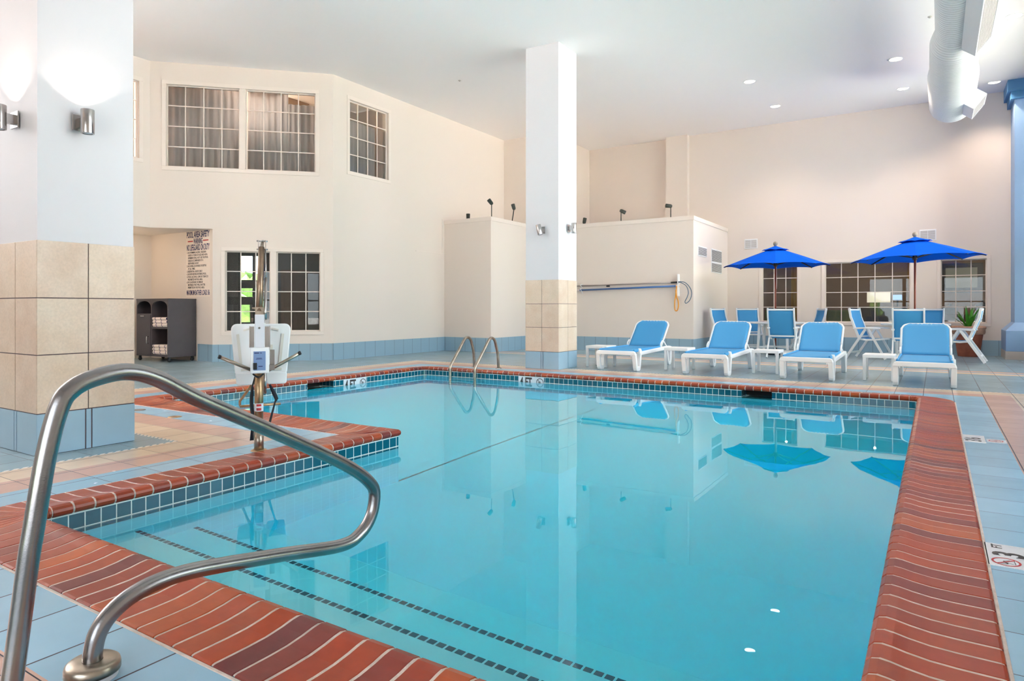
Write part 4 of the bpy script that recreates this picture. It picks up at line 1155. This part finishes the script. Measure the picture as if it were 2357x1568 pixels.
for (x, z, lb) in ((-7.69, 1.62, 'white double wall hook at left end of the poles'), (-5.16, 1.66, 'white tall wall bracket at right end of the poles')):
    m_ = MB()
    if x < -7: m_.tube(catmull([(x, 0, z+.07), (x-.02, -.09, z+.05), (x+.02, -.10, z), (x-.01, -.03, z-.03), (x-.02, -.09, z-.05), (x+.02, -.10, z-.11), (x, 0, z-.17)], 5), .008, 8)
    else: m_.box(x-.0, x+.03, -.09, 0, z-.30, z+.22)
    o = m_.build('wall_hook', M['white_plastic'], bevel=0); o.location = (0, YPb, 0); tag(o, lb, 'hook', 'hooks holding the pool poles')
m_ = MB(); m_.tube(catmull([(-5.13, -.10, 1.70), (-4.98, -.09, 1.68), (-4.86, -.08, 1.56), (-4.82, -.07, 1.42), (-4.86, -.07, 1.27), (-4.95, -.07, 1.19), (-4.98, -.07, 1.23), (-4.93, -.07, 1.33), (-4.90, -.07, 1.45), (-4.95, -.08, 1.60), (-5.10, -.10, 1.695)], 6), .009, 8)
o = m_.build('rescue_hoop', M['hoop']); o.location = (0, YPb, 0); tag(o, 'grey blue looped rescue hook curling right of the poles', 'rescue hook')
m_ = MB(); m_.tube(catmull([(-5.17, -.10, 1.60), (-5.19, -.10, 1.40), (-5.22, -.09, 1.20), (-5.21, -.09, 1.03), (-5.16, -.09, 1.02), (-5.13, -.09, 1.12), (-5.14, -.09, 1.25), (-5.17, -.10, 1.34), (-5.19, -.10, 1.5)], 6), .013, 8)
o = m_.build('throw_rope', M['orange']); o.location = (0, YPb, 0); tag(o, 'looped orange throw rope hanging from the wall bracket', 'rope')

# ------------------------------------------------------------------ towel cabinet
CX0, CX1, CY0, CY1 = -13.92, -12.76, 7.40, 7.985
t = thing('towel_cabinet', 'dark wicker towel cabinet on casters in the alcove', 'cabinet', ((CX0+CX1)/2, (CY0+CY1)/2, 0))
ox, oy = (CX0+CX1)/2, (CY0+CY1)/2; W2, D2 = (CX1-CX0)/2, (CY1-CY0)/2; zb, zt = .10, 1.265; th = .035
m_ = MB(); m_.box(-W2, -W2+th, -D2, D2, zb, zt); m_.box(W2-th, W2, -D2, D2, zb, zt); m_.box(-W2+.004, W2-.004, D2-th, D2-.003, zb+.004, zt-.004); m_.box(-W2+.004, W2-.004, -D2+.003, D2-.004, zb+.002, zb+.05)
m_.box(-W2-.004, W2+.004, -D2-.004, D2+.004, zt-.03, zt+.002)
xm = -.02
m_.box(xm-.02, xm+.02, -D2+.001, D2-.004, zb, zt-.01); m_.box(xm, W2-.01, -D2+.002, D2-.006, .66, .70); m_.box(-W2+.01, xm, -D2+.002, D2-.006, .93, .96)
m_.build('carcass', M['wicker'], t, bevel=.004)
# arched front fascia
def arch(x0, x1, ztop, spring):
    k = 12; cx_ = (x0+x1)/2; r_ = (x1-x0)/2; hgt = ztop-.045-spring
    pts = [(x0, zt), (x0, spring)]+[(cx_-r_*cos(pi*j/k), spring+hgt*sin(pi*j/k)**.8) for j in range(1, k)]+[(x1, spring), (x1, zt)]
    return pts
m_ = MB()
for (x0, x1) in ((-W2+th, xm-.02), (xm+.02, W2-th)):
    P = arch(x0, x1, zt, 1.09)
    # build as quads between arch curve and the top
    for a, b in zip(P[1:-1], P[2:-1]):
        m_.add([(a[0], -D2-.002, a[1]), (b[0], -D2-.002, b[1]), (b[0], -D2-.002, zt), (a[0], -D2-.002, zt), (a[0], -D2+.03, a[1]), (b[0], -D2+.03, b[1]), (b[0], -D2+.03, zt), (a[0], -D2+.03, zt)], [(0, 1, 2, 3), (4, 7, 6, 5), (0, 4, 5, 1)])
m_.build('arched_fascia', M['wicker'], t)
m_ = MB(); m_.box(-W2+th, xm-.02, -D2-.012, -D2+.012, zb+.03, .935); d_ = m_.build('door', M['wicker'], t, bevel=.003)
m_ = MB(); m_.tube(fillet([(xm-.09, -D2-.01, .50), (xm-.09, -D2-.05, .50), (xm-.09, -D2-.05, .36), (xm-.09, -D2-.01, .36)], .015, 4), .008, 8); m_.build('handle', M['satin'], d_)
m_ = MB(); m_.box(-.38, -.24, -D2-.03, -D2-.008, .905, .922); m_.build('pull', M['satin'], d_)
for sx in (-1, 1):
    for sy in (-1, 1):
        m_ = MB(); m_.lathe([(0, -.014), (.034, -.014), (.038, 0), (.034, .014), (0, .014)], (0, 0, 0), 18, M4=Matrix.Translation((sx*(W2-.05), sy*(D2-.05), .038)) @ Matrix.Rotation(pi/2, 4, 'Y'))
        m_.box(sx*(W2-.05)-.02, sx*(W2-.05)+.02, sy*(D2-.05)-.02, sy*(D2-.05)+.02, .06, .102)
        m_.build('caster', M['black'], t)
# towels
k_ = 0
for (zb_, nm) in ((.70, 'upper'), (.15, 'lower')):
    for j in range(3):
        m_ = MB(); prof = [(-D2+.01, .0), (-D2-.0, .02), (-D2-.008, .035), (-D2+.0, .055), (-D2+.01, .062), (D2-.12, .062), (D2-.12, 0)]
        m_.prism([(p[0], p[1]) for p in prof], 'x', xm+.04, W2-.05)
        o = m_.build('folded_towel', M['stowel'], bevel=.012); o.location = (ox+random.uniform(-.008, .008), oy, zb_+.001+j*.063)
        tag(o, 'navy-striped white folded towel, %s of the %s stack in the wicker cabinet' % (('bottom', 'middle', 'top')[j], nm), 'towel', 'folded striped towels in the cabinet')

# ------------------------------------------------------------------ safety sign on the alcove wall
t = thing('safety_sign', 'pool area safety rules lettering on the alcove wall above the cabinet', 'sign', (-12.705, 7.999, 0))
B = Matrix.Rotation(pi/2, 4, 'X')
def sline(txt, z, size, m, xs, x=0, al='CENTER', bold=.0, nm='lettering'):
    return text_mesh(nm, txt, size, m, t, Matrix.Translation((x, -.002, z)) @ B, xs=xs, align=al, bold=bold)
m_ = MB(); m_.box(-.425, .41, -.002, .0, 1.31, 2.655); m_.build('sign_panel', mat('sign_film', (236, 222, 210), .6), t)
def fit(txt, z, size, m, x0, x1, bold=0.0, nm='lettering'):
    o = text_mesh(nm, txt, size, m, t, Matrix.Identity(4), bold=bold); xs_ = [v.co.x for v in o.data.vertices]; a, b = min(xs_), max(xs_)
    o.data.transform(Matrix.Translation((x0, -.0026, z)) @ B @ Matrix.Diagonal(((x1-x0)/(b-a), 1, 1, 1)) @ Matrix.Translation((-a, 0, 0))); return o
fit('POOL AREA SAFETY', 2.525, .175, M['navy'], -.40, .39, .004, 'heading_lettering')
fit('WARNING', 2.395, .16, M['navy'], -.16, .15, .004, 'heading_lettering')
m_ = MB(); m_.box(-.36, -.18, -.004, -.002, 2.440, 2.462); m_.box(.17, .35, -.004, -.002, 2.440, 2.462); m_.build('red_bar', M['red'], t)
fit('NO LIFEGUARD ON DUTY', 2.262, .172, M['navy'], -.40, .39, .004, 'heading_lettering')
rules = ['1. NO SWIMMING ALONE. CHILDREN', '    UNDER 14 YEARS OF AGE AND NON-', '    SWIMMERS SHALL NOT USE THE POOL', '    UNLESS ACCOMPANIED BY A', '    RESPONSIBLE ADULT.', '2. NO DIVING. BE AWARE OF DEPTHS', '    AT ALL TIMES.', '3. RESIDENTIAL GUESTS ONLY.', '4. SHOWER BEFORE ENTERING POOL.', '5. FOOD, ALCOHOL, GUM OR TOBACCO', '    PROHIBITED IN POOL AREA.', '6. NO GLASSWARE OR SIMILAR', '    MATERIALS THAT WILL SHATTER', '    PERMITTED IN THE POOL AREA.']
for k, r_ in enumerate(rules): pass
text_mesh('rules_lettering', '\n'.join(rules), .0555, M['ink'], t, Matrix.Translation((-.40, -.0026, 2.20)) @ B @ Matrix.Diagonal((.72, 1, 1, 1)), bold=.0009, space=1.0)
fit('MAXIMUM BATHER LOAD: 36', 1.345, .145, M['navy'], -.40, .39, .003, 'heading_lettering')

# ------------------------------------------------------------------ pool lift
t = thing('pool_lift', 'pool access lift with white plastic seat on steel mast at pool edge', 'pool lift', (-4.322, 3.212, 0), .931)
t.scale = (.935, 1, 1)
def part(name, m_, mt, par=None, **k): return m_.build(name, mt, par or t, **k)
part('mast', MB().tube([(0, 0, .22), (0, 0, .64)], .034, 28), M['bronze'])
part('base_sleeve', MB().tube([(0, 0, 0), (0, 0, .145)], .0375, 28).tube([(0, 0, .15), (0, 0, .225)], .036, 28), M['steel_dull'])
part('base_flange', MB().lathe([(.037, .008), (.058, .006), (.064, .0)], (0, 0, .001), 28), M['bronze'])
part('warning_label', MB().lathe([(.0345, .30), (.0345, .36)], (0, 0, 0), 28), M['marker'])
part('red_label', MB().lathe([(.0348, .305), (.0348, .355)], (0, 0, 0), 28), mat('label_red', (196, 66, 62), .5)) if False else None
lb_ = MB()
for k in range(-3, 4):
    a = -pi/2+k*.16
    lb_.add([(.0352*cos(a-.07), .0352*sin(a-.07), .306), (.0352*cos(a+.07), .0352*sin(a+.07), .306), (.0352*cos(a+.07), .0352*sin(a+.07), .325+(.003*(k % 2))), (.0352*cos(a-.07), .0352*sin(a-.07), .325)], [(0, 1, 2, 3)])
    lb_.add([(.0352*cos(a-.08), .0352*sin(a-.08), .338), (.0352*cos(a+.08), .0352*sin(a+.08), .338), (.0352*cos(a+.08), .0352*sin(a+.08), .355), (.0352*cos(a-.08), .0352*sin(a-.08), .355)], [(0, 1, 2, 3)])
part('red_label_print', lb_, M['red'], recalc=False)
bx = part('control_box', MB().box(-.064, .077, -.10, -.035, .592, .785), M['white_plastic'], bevel=.008)
pl_ = MB(); pl_.box(-.040, .050, -.103, -.100, .615, .757); pn = part('control_panel', pl_, M['panelblue'], bx)
lt = MB(); lt.box(-.034, .002, -.1042, -.103, .741, .748); lt.box(.008, .022, -.1042, -.103, .742, .747); lt.box(-.018, .022, -.1042, -.103, .704, .708); lt.box(-.022, .026, -.1042, -.103, .697, .700)
lt.box(-.004, .028, -.1042, -.103, .642, .648); part('printed_lines', lt, M['navy'], bx)
part('rocker_switch', MB().box(-.042, -.014, -.110, -.100, .622, .672), M['black'], bx, bevel=.002)
ca = part('column_housing', MB().box(-.031, .041, -.075, .02, .785, 1.030), mat('white_enamel', (214, 214, 220), .35), bevel=.004)
part('bolt', MB().lathe([(0, 0), (.008, 0), (.008, .006), (0, .006)], (0, 0, 0), 12, M4=Matrix.Translation((.004, -.075, .93)) @ Matrix.Rotation(pi/2, 4, 'X')), M['ventdark'], ca)
ch_ = MB(); ch_.box(-.071, -.064, -.08, .03, .785, .943); ch_.box(-.064, -.036, -.04, -.03, .785, .94); ch_.box(.045, .078, -.04, -.03, .785, .94); ch_.box(.078, .085, -.08, .03, .785, .943)
part('side_channel', ch_, M['satin'])
pv = MB(); pv.box(-.028, .038, -.03, .04, 1.03, 1.085); pv.tube([(-.052, 0, 1.075), (.066, 0, 1.075)], .009, 12)
pv.lathe([(0, -.008), (.014, -.008), (.014, .008), (0, .008)], (0, 0, 0), 10, M4=Matrix.Translation((-.05, 0, .99)) @ Matrix.Rotation(pi/2, 4, 'Y')); part('pivot_bracket', pv, M['steel_dull'])
part('lift_arm', MB().tube([(.002, -.01, 1.05), (.020, .13, 1.55)], [.0275, .024], 24), mat('arm_steel', (150, 128, 108), .34, .8, var=.15, vscale=12))
part('arm_tip', MB().tube([(.020, .13, 1.53), (.031, .155, 1.605)], .012, 16), M['steel_dull'])
cl = MB()
for x in (-.004, .052): cl.box(x-.003, x+.003, .11, .16, 1.535, 1.605)
cl.tube([(-.018, .14, 1.60), (.068, .14, 1.60)], .006, 10); cl.tube([(-.018, .135, 1.535), (.068, .135, 1.535)], .006, 10); part('clevis_plate', cl, M['satin'])
part('actuator_rod', MB().tube([(.05, .12, 1.535), (.055, .05, 1.30)], .006, 10).tube([(.055, .05, 1.31), (.049, -.01, 1.06), (.05, -.01, .99)], .011, 12), M['satin'])
part('blue_cover', MB().bar((.036, .10, 1.42), (.032, .06, 1.29), .012, .02), M['navy'])
# seat: back shell + pan
def rounded(pts, r, k=5):
    P3 = [Vector((p[0], p[1], 0)) for p in pts]; n = len(P3); out = []
    for i in range(n):
        a, b, c = P3[i-1], P3[i], P3[(i+1) % n]; q = fillet([a, b, c], r[i] if isinstance(r, list) else r, k); out += [(v.x, v.y) for v in q[1:-1]]
    return out
bk = MB(); bk.prism(rounded([(-.222, .955), (.258, .955), (.225, .56), (-.185, .56)], [.045, .045, .02, .02]), 'y', .20, .235)
se_ = part('seat_back', bk, M['white_plastic'], bevel=.010)
rb = MB(); beige = mat('moulded_rib', (222, 218, 208), .5)
rb.bar((-.165, .197, .875), (-.140, .197, .64), .010, .022, up=(1, 0, 0)); rb.bar((.190, .197, .875), (.165, .197, .64), .010, .022, up=(1, 0, 0))
rb.bar((-.12, .197, .905), (-.06, .197, .918), .010, .014); rb.bar((.10, .197, .918), (.155, .197, .905), .010, .014); rb.bar((-.14, .197, .595), (-.06, .197, .60), .010, .018); rb.bar((.10, .197, .60), (.18, .197, .595), .010, .018)
rb.bar((.10, .197, .79), (.10, .197, .75), .010, .018, up=(1, 0, 0)); explode(part('moulded_rib', rb, beige, se_))
pan = MB()
for (a, b) in ((-.185, -.035), (.055, .225)):
    pan.prism(rounded([(a-.0, .575), (b, .575), (b-.006, .478), (a+.012, .478)], .02), 'y', .19, .60)
pan.box(-.17, .21, .22, .58, .50, .56)
part('seat_pan', pan, M['white_plastic'], bevel=.008)
part('seat_mount', MB().box(.085, .122, .12, .13, .60, .755).box(-.02, .12, .05, .13, .60, .64).tube([(.045, .03, .60), (.045, .03, .44)], .011, 12).tube([(.045, .06, .42), (.045, .06, .50)], .016, 12), M['satin'])
for sx, pts in ((-1, [(-.060, .08, .605), (-.292, .02, .714)]), (1, [(.05, .10, .585), (.12, .09, .62), (.315, .02, .728)])):
    part('hand_tube', MB().tube(pts, [.0135]*len(pts), 16), M['steel_dull'])
    e = pts[-1]; d_ = (Vector(pts[-1])-Vector(pts[-2])).normalized()
    part('tube_cap', MB().tube([Vector(e)-d_*.006, Vector(e)+d_*.010], .0155, 16), M['black'])
fo = MB(); fo.tube([(-.03, .30, .50), (-.16, .62, .30), (-.16, .66, .26)], .011, 10); fo.tube([(-.16, .62, .255), (.185, .62, .262)], .011, 10); part('foot_rest', fo, M['bronze'])
st_ = MB(); st_.tube(catmull([(-.03, -.01, .56), (-.06, .0, .44), (-.063, .0, .33), (-.045, -.01, .22), (-.047, -.01, .10)], 6), .006, 8); st_.tube(catmull([(-.045, -.036, .585), (-.02, -.045, .565), (.005, -.045, .56), (.035, -.04, .585)], 5), .007, 8)
part('cable', st_, M['black'])
sb = MB(); pts = [((.085, .17, .475), .012), ((.10, .17, .445), .022), ((.125, .16, .395), .032), ((.140, .15, .36), .028), ((.125, .14, .33), .014), ((.105, .12, .26), .018), ((.080, .10, .17), .022), ((.06, .07, .11), .03)]
vs = []
for p, w_ in pts: vs += [(p[0]-w_/2*1.0, p[1], p[2]), (p[0]+w_/2, p[1]+.01, p[2]+.006)]
sb.add(vs, [(2*i, 2*i+1, 2*i+3, 2*i+2) for i in range(len(pts)-1)], smooth=True)
o = part('safety_belt', sb, M['belt']); md = o.modifiers.new('s', 'SOLIDIFY'); md.thickness = .004
sb = MB(); pts = [((-.05, .10, .47), .02), ((-.055, .08, .35), .022), ((-.045, .06, .28), .016), ((-.05, .05, .16), .02), ((-.055, .05, .07), .03)]
vs = []
for p, w_ in pts: vs += [(p[0]-w_/2, p[1], p[2]), (p[0]+w_/2, p[1]+.008, p[2])]
sb.add(vs, [(2*i, 2*i+1, 2*i+3, 2*i+2) for i in range(len(pts)-1)], smooth=True)
o = part('safety_belt', sb, M['belt']); md = o.modifiers.new('s', 'SOLIDIFY'); md.thickness = .004

# ------------------------------------------------------------------ rooms behind the windows
def wallbox(name, m, label, *b):
    mb = MB(); mb.box(*b); o = mb.build(name, m); struct(o, label); return o
wallbox('wall_lobby_back', M['brownwall'], 'brown lobby wall beyond the rear windows', -5.7, 2.3, 23.2, 23.3, 0, 2.75)
wallbox('wall_lobby_left', M['brownwall'], 'lobby side wall', -5.7, -5.6, 18.7, 23.2, 0, 2.75)
wallbox('wall_lobby_right', M['brownwall'], 'lobby side wall', 2.2, 2.3, 18.7, 23.2, 0, 2.75)
wallbox('floor_lobby', M['cabdark'], 'lobby floor', -5.7, 2.3, 18.68, 23.3, -.1, -.001)
wallbox('ceiling_lobby', M['brownwall'], 'lobby ceiling', -5.7, 2.3, 18.68, 23.3, 2.75, 2.85)
def plight(name, loc, e, col, r=.025):
    L = bpy.data.lights.new(name, 'POINT'); L.energy = e; L.color = col; L.shadow_soft_size = r; o = bpy.data.objects.new(name, L); C.objects.link(o); o.location = loc
plight('lobby_lamp', (-1.4, 20.6, 2.5), 26, (1, .86, .66)); plight('lobby_lamp', (1.2, 20.4, 2.4), 34, (1, .88, .7)); plight('lobby_lamp', (-3.6, 20.2, 2.5), 16, (1, .84, .62))
def curtain(x0, x1, y, z0, z1, m, label, axis='x', n=60, amp=.03, per=.11, grp=None, name='curtain', cat='curtain'):
    mb = MB(); vs = []
    for i in range(n+1):
        s = i/n; x = x0+(x1-x0)*s; o_ = amp*sin(2*pi*x/per)+amp*.4*sin(2*pi*x/per*.37+1)
        for z in (z0, z1): vs.append((x, y+o_, z) if axis == 'x' else (y+o_, x, z))
    mb.add(vs, [(2*i, 2*i+2, 2*i+3, 2*i+1) for i in range(n)], smooth=True)
    o = mb.build(name, m); md = o.modifiers.new('s', 'SOLIDIFY'); md.thickness = .004
    return tag(o, label, cat, grp)
curtain(-3.22, -2.88, 18.80, .004, 2.74, M['gold'], 'gold curtain inside the narrow window behind left parasol', grp='gold curtains in lobby windows')
curtain(-.58, -.40, 18.80, .004, 2.74, M['gold'], 'gold curtain at right end of the wide rear window', grp='gold curtains in lobby windows')
m_ = MB(); m_.box(-1.50, -.98, 19.4, 19.55, 1.22, 1.48); o = m_.build('lamp_shade', M['shade']); tag(o, 'glowing white rectangular lamp shade inside the wide rear window', 'lamp')
LM = MB(); LM.tube([(-1.24, 19.475, .0), (-1.24, 19.475, 1.22)], .02, 10); LM.build('lamp_stand', M['cabdark'], None).parent = o
for (x, w_, lb) in ((-2.45, .75, 'green padded booth seat inside the wide rear window'), (-4.0, .62, 'green padded booth seat inside the narrow rear window')):
    m_ = MB(); m_.box(x, x+w_, 19.25, 19.45, .0, 1.02); m_.box(x, x+w_, 19.45, 19.9, 0, .5); o = m_.build('booth_seat', M['booth'], bevel=.05); tag(o, lb, 'booth seat', 'green booth seats in the lobby')
for (x0, x1, z, lb) in ((-2.1, -.6, 1.12, 'dark counter inside the wide rear window'), (-3.9, -3.2, 1.0, 'dark cabinet inside the narrow rear window')):
    m_ = MB(); m_.box(x0, x1, 21.0, 21.5, 0, z); o = m_.build('counter', M['cabdark'], bevel=.01); tag(o, lb, 'counter')
m_ = MB(); m_.box(-1.0, -.78, 21.1, 21.13, 1.30, 1.44); o = m_.build('monitor', M['screen']); ms = MB(); ms.box(-.91, -.87, 21.13, 21.15, 1.12, 1.35); ms.box(-.97, -.81, 21.06, 21.2, 1.12, 1.13); ms.build('stand', M['cabdark'], o); tag(o, 'small glowing blue screen inside the wide rear window', 'screen')
t = thing('framed_picture', 'black framed picture on the lobby wall seen through right window', 'picture', (.62, 23.19, 1.95))
m_ = MB(); m_.box(-.52, .52, -.05, 0, -.42, .42); m_.build('frame', M['blackframe'], t); m_ = MB(); m_.box(-.38, .38, -.056, -.05, -.29, .29); m_.build('print', mat('pale_print', (176, 186, 180), .4), t)
for (x, lb, hh) in ((.30, 'dark urn on a sideboard inside the right rear window', .22), (.95, 'dark rounded chair back inside the right rear window', .3)):
    m_ = MB(); m_.lathe([(0, 0), (.10, 0), (.15, hh*.4), (.15, hh*.8), (.03, hh), (.03, hh+.04), (0, hh+.05)], (x, 19.6, .92), 20); o = m_.build('urn' if x < .5 else 'chair_back', M['cabdark']); tag(o, lb, 'urn' if x < .5 else 'chair')
m_ = MB(); m_.box(.0, 1.4, 19.4, 19.9, 0, .92); o = m_.build('sideboard', mat('sideboard_wood', (90, 60, 44), .5), bevel=.01); tag(o, 'brown sideboard inside the right rear window', 'sideboard')
m_ = MB(); m_.lathe([(0, 0), (.07, 0), (.08, -.01), (0, -.015)], (-2.05, 20.2, 2.74), 20); o = m_.build('lobby_ceiling_light', M['lens']); tag(o, 'small bright ceiling light inside the wide rear window', 'ceiling light')

# gym room behind the diagonal lower windows (local frame: s along dD, n away from pool)
rzD = math.atan2(-r2, -r2)      # x axis -> (-1,-1)
Mg = Matrix(((dD[0], -nD[0], 0, A[0]), (dD[1], -nD[1], 0, A[1]), (0, 0, 1, 0), (0, 0, 0, 1)))  # local y = away from pool room
g_ = MB()
g_.box(.10, .16, .22, 4.6, 0, 2.6, M4=Mg); g_.box(3.7, 3.8, 1.8, 4.6, 0, 2.6, M4=Mg)
for (a, b, c, e) in ((.1, 1.95, 0, 2.6), (2.62, 3.7, 0, 2.6), (1.95, 2.62, 0, .62), (1.95, 2.62, 2.52, 2.6)): g_.box(a, b, 4.5, 4.6, c, e, M4=Mg)
o = g_.build('wall_gym', M['greyroom']); struct(o, 'grey exercise room beyond the lower diagonal windows')
GP = [(.1, .2), (2.2, .2), (3.7, 1.75), (3.7, 4.6), (.1, 4.6)]
g2 = MB(); g2.prism(GP, 'z', -.1, -.001, M4=Mg); g2.build('room_floor', M['cabdark'], o)
g2 = MB(); g2.prism(GP, 'z', 2.58, 2.655, M4=Mg); g2.build('room_ceiling', M['brownwall'], o)
WN[0] += 1
g3 = MB()
for (a, b, c, e) in ((1.95, 2.62, .62, .70), (1.95, 2.62, 2.46, 2.52), (1.95, 2.0, .62, 2.52), (2.57, 2.62, .62, 2.52), (2.20, 2.27, .62, 2.52), (1.95, 2.62, 1.60, 1.82)): g3.box(a, b, 4.44, 4.56, c, e, M4=Mg)
o = g3.build('window_%d' % WN[0], M['blackframe']); struct(o, 'black framed exterior window of exercise room')
g3 = MB(); g3.box(1.98, 2.6, 4.50, 4.505, .65, 2.5, M4=Mg); g3.build('glass_pane', M['clear'], o)
d_ = MB(); d_.box(.85, 1.55, 4.40, 4.49, 0, 2.1, M4=Mg); o = d_.build('door_1', M['brown'], bevel=.005); struct(o, 'brown panelled door')
for (a, b, c, e) in ((.93, 1.16, 1.1, 1.95), (1.24, 1.47, 1.1, 1.95), (.93, 1.16, .2, .95), (1.24, 1.47, .2, .95)):
    d_ = MB(); d_.box(a, b, 4.385, 4.40, c, e, M4=Mg); d_.build('door_panel', M['brown'], o, bevel=.01)
t = thing('treadmill', 'exercise machine silhouette inside the lower left window', 'exercise machine')
t.matrix_world = Mg
m_ = MB(); m_.box(1.75, 2.25, 1.2, 2.6, .0, .16); m_.build('running_deck', M['cabdark'], t, bevel=.01)
for x in (1.8, 2.2): m_ = MB(); m_.bar((x, 1.4, .1), (x, 1.25, 1.2), .05, .08, up=(0, 1, 0)); m_.build('upright', M['ventdark'], t)
m_ = MB(); m_.box(1.75, 2.25, 1.15, 1.3, 1.15, 1.32); m_.build('console', M['cabdark'], t)
pos = Mg @ Vector((.5, 2.2, 2.4)); plight('gym_lamp', pos, 7, (1, .85, .68))
for (s, lb) in ((.9, 'left warm spot of two inside the lower diagonal window'), (.45, 'right warm spot of two inside the lower diagonal window')):
    m_ = MB(); m_.lathe([(0, 0), (.05, 0), (.055, .01)], tuple(Mg @ Vector((s, 1.6, 2.565))), 16); o = m_.build('room_spotlight', M['lens']); tag(o, 'small round '+lb, 'ceiling light', 'spots in the exercise room')
# upper curtained rooms
g_ = MB(); g_.box(.12, 4.0, 1.6, 1.7, 3.4, 5.9, M4=Mg); g_.box(.12, .18, .2, 1.7, 3.4, 5.9, M4=Mg); g_.box(3.9, 4.0, .2, 1.7, 3.4, 5.9, M4=Mg)
o = g_.build('wall_guest_room', M['wall']); struct(o, 'guest room beyond upper windows')
g2 = MB(); g2.box(.12, 4.0, .2, 1.7, 3.3, 3.4, M4=Mg); g2.build('room_floor', M['brownwall'], o)
g2 = MB(); g2.box(.12, 4.0, .2, 1.7, 5.75, 5.85, M4=Mg); g2.build('room_ceiling', M['wall'], o)
def dcurt(s0, s1, y, z0, z1, lb, per=.13):
    n = 60; vs = []; mb = MB()
    for i in range(n+1):
        s = s0+(s1-s0)*i/n; o_ = .022*sin(2*pi*s/per)+.012*sin(2*pi*s/per*.41)
        for z in (z0, z1): vs.append(Mg @ Vector((s, y+o_, z)))
    mb.add(vs, [(2*i, 2*i+2, 2*i+3, 2*i+1) for i in range(n)], smooth=True)
    o = mb.build('sheer_curtain', M['sheer']); md = o.modifiers.new('s', 'SOLIDIFY'); md.thickness = .004; tag(o, lb, 'curtain', 'sheer curtains in upper windows')
dcurt(1.75, 3.25, .30, 3.6, 5.62, 'pale sheer curtain in left half of upper double window')
dcurt(.92, 1.72, .32, 3.6, 5.62, 'pale sheer curtain left part of right upper window half')
dcurt(.30, .94, .36, 3.6, 5.35, 'greyer short sheer curtain in right part of upper double window')
pos = Mg @ Vector((1.55, .75, 5.45)); plight('guest_room_lamp', pos, 62, (1, .82, .66))
m_ = MB(); m_.lathe([(0, -.06), (.10, -.05), (.13, .0), (.10, .03), (0, .04)], tuple(Mg @ Vector((1.50, .55, 5.5))), 20); o = m_.build('globe_lamp', M['lampglow']); tag(o, 'warm glowing lamp behind the upper double window', 'lamp')
mb = MB(); mb.box(-12.2, -12.1, 9.7, 11.9, 3.4, 5.9); mb.box(-12.1, -10.73, 11.8, 11.9, 3.4, 5.9); mb.box(-12.1, -10.73, 9.9, 10.0, 3.4, 5.9)if False else None
o = mb.build('wall_side_room', M['brownwall']); struct(o, 'room beyond upper left-wall window')
g2 = MB(); g2.box(-12.2, -10.73, 9.7, 11.9, 3.3, 3.4); g2.build('room_floor', M['brownwall'], o)
curtain(10.0, 11.15, -10.86, 3.7, 5.2, M['sheer'], 'grey sheer curtain in the single upper window on left wall', axis='y', amp=.02, grp='sheer curtains in upper windows', name='sheer_curtain')
mb = MB(); mb.box(-14.1, -14.0, 5.3, 7.6, 3.6, 5.9); o = mb.build('wall_orange_room', M['orangewall']); struct(o, 'orange lit room wall')
plight('side_room_fill', (-11.3, 10.6, 5.4), 30, (1, .8, .62)); plight('alcove_lamp', (-14.0, 6.7, 2.35), 13, (1, .74, .46), .06); plight('orange_room_lamp', (-13.6, 6.4, 5.4), 7, (1, .8, .5))  # side-room light is an added fill, brightening the curtain in its window

# ------------------------------------------------------------------ outside
mb = MB(); mb.box(-60, -18, -60, 60, -.60, -.50); mb.box(2.4, 60, -60, 60, -.60, -.50); mb.box(-18, 2.4, -60, -3.3, -.60, -.50); mb.box(-18, 2.4, 24, 60, -.6, -.5); mb.box(-18, -15.3, -3.3, 24, -.6, -.5); o = mb.build('ground', M['pale_ground']); struct(o, 'unseen paving outside, kept pale to bounce light up')  # out of view; pale colour throws light back up to the ceiling
def bush(loc, r, h, label, seed, name='shrub'):
    random.seed(seed); mb = MB(); n1, n2 = 22, 12; vs = []
    for j in range(n2+1):
        ph = pi*j/n2
        for k in range(n1):
            a = 2*pi*k/n1; q = 1+random.uniform(-.16, .16); vs.append((loc[0]+r*q*sin(ph)*cos(a), loc[1]+r*q*sin(ph)*sin(a), loc[2]+h/2+h/2*q*cos(ph)))
    mb.add(vs, [(j*n1+k, j*n1+(k+1) % n1, (j+1)*n1+(k+1) % n1, (j+1)*n1+k) for j in range(n2) for k in range(n1)])
    o = mb.build(name, M['hedge']); tag(o, label, 'bush', 'green bushes outside')
p = Mg @ Vector((3.1, 8.5, -.5)); bush(p, 1.7, 2.6, 'bright green bush outside, seen through the lower left window', 3)
for k, (x, y, r_, lb) in enumerate(((-9.5, -9.5, 1.7, 'broad green bush left of centre outside the front glazing'), (-4.5, -9.0, 1.8, 'bright green bush in the middle outside the front glazing'))):
    bush((x, y, -.5), r_, 2.6, lb, 10+k)
for k, (x, y, lb) in enumerate(((7.5, 2, 'green bush outside the right glazing beside the near pool end'), (8.5, 9, 'green bush outside the right glazing beside the far pool end'), (7.5, 16, 'green bush outside the right glazing beside the blue column'))):
    bush((x, y, -.5), 1.9, 2.4, lb, 20+k)
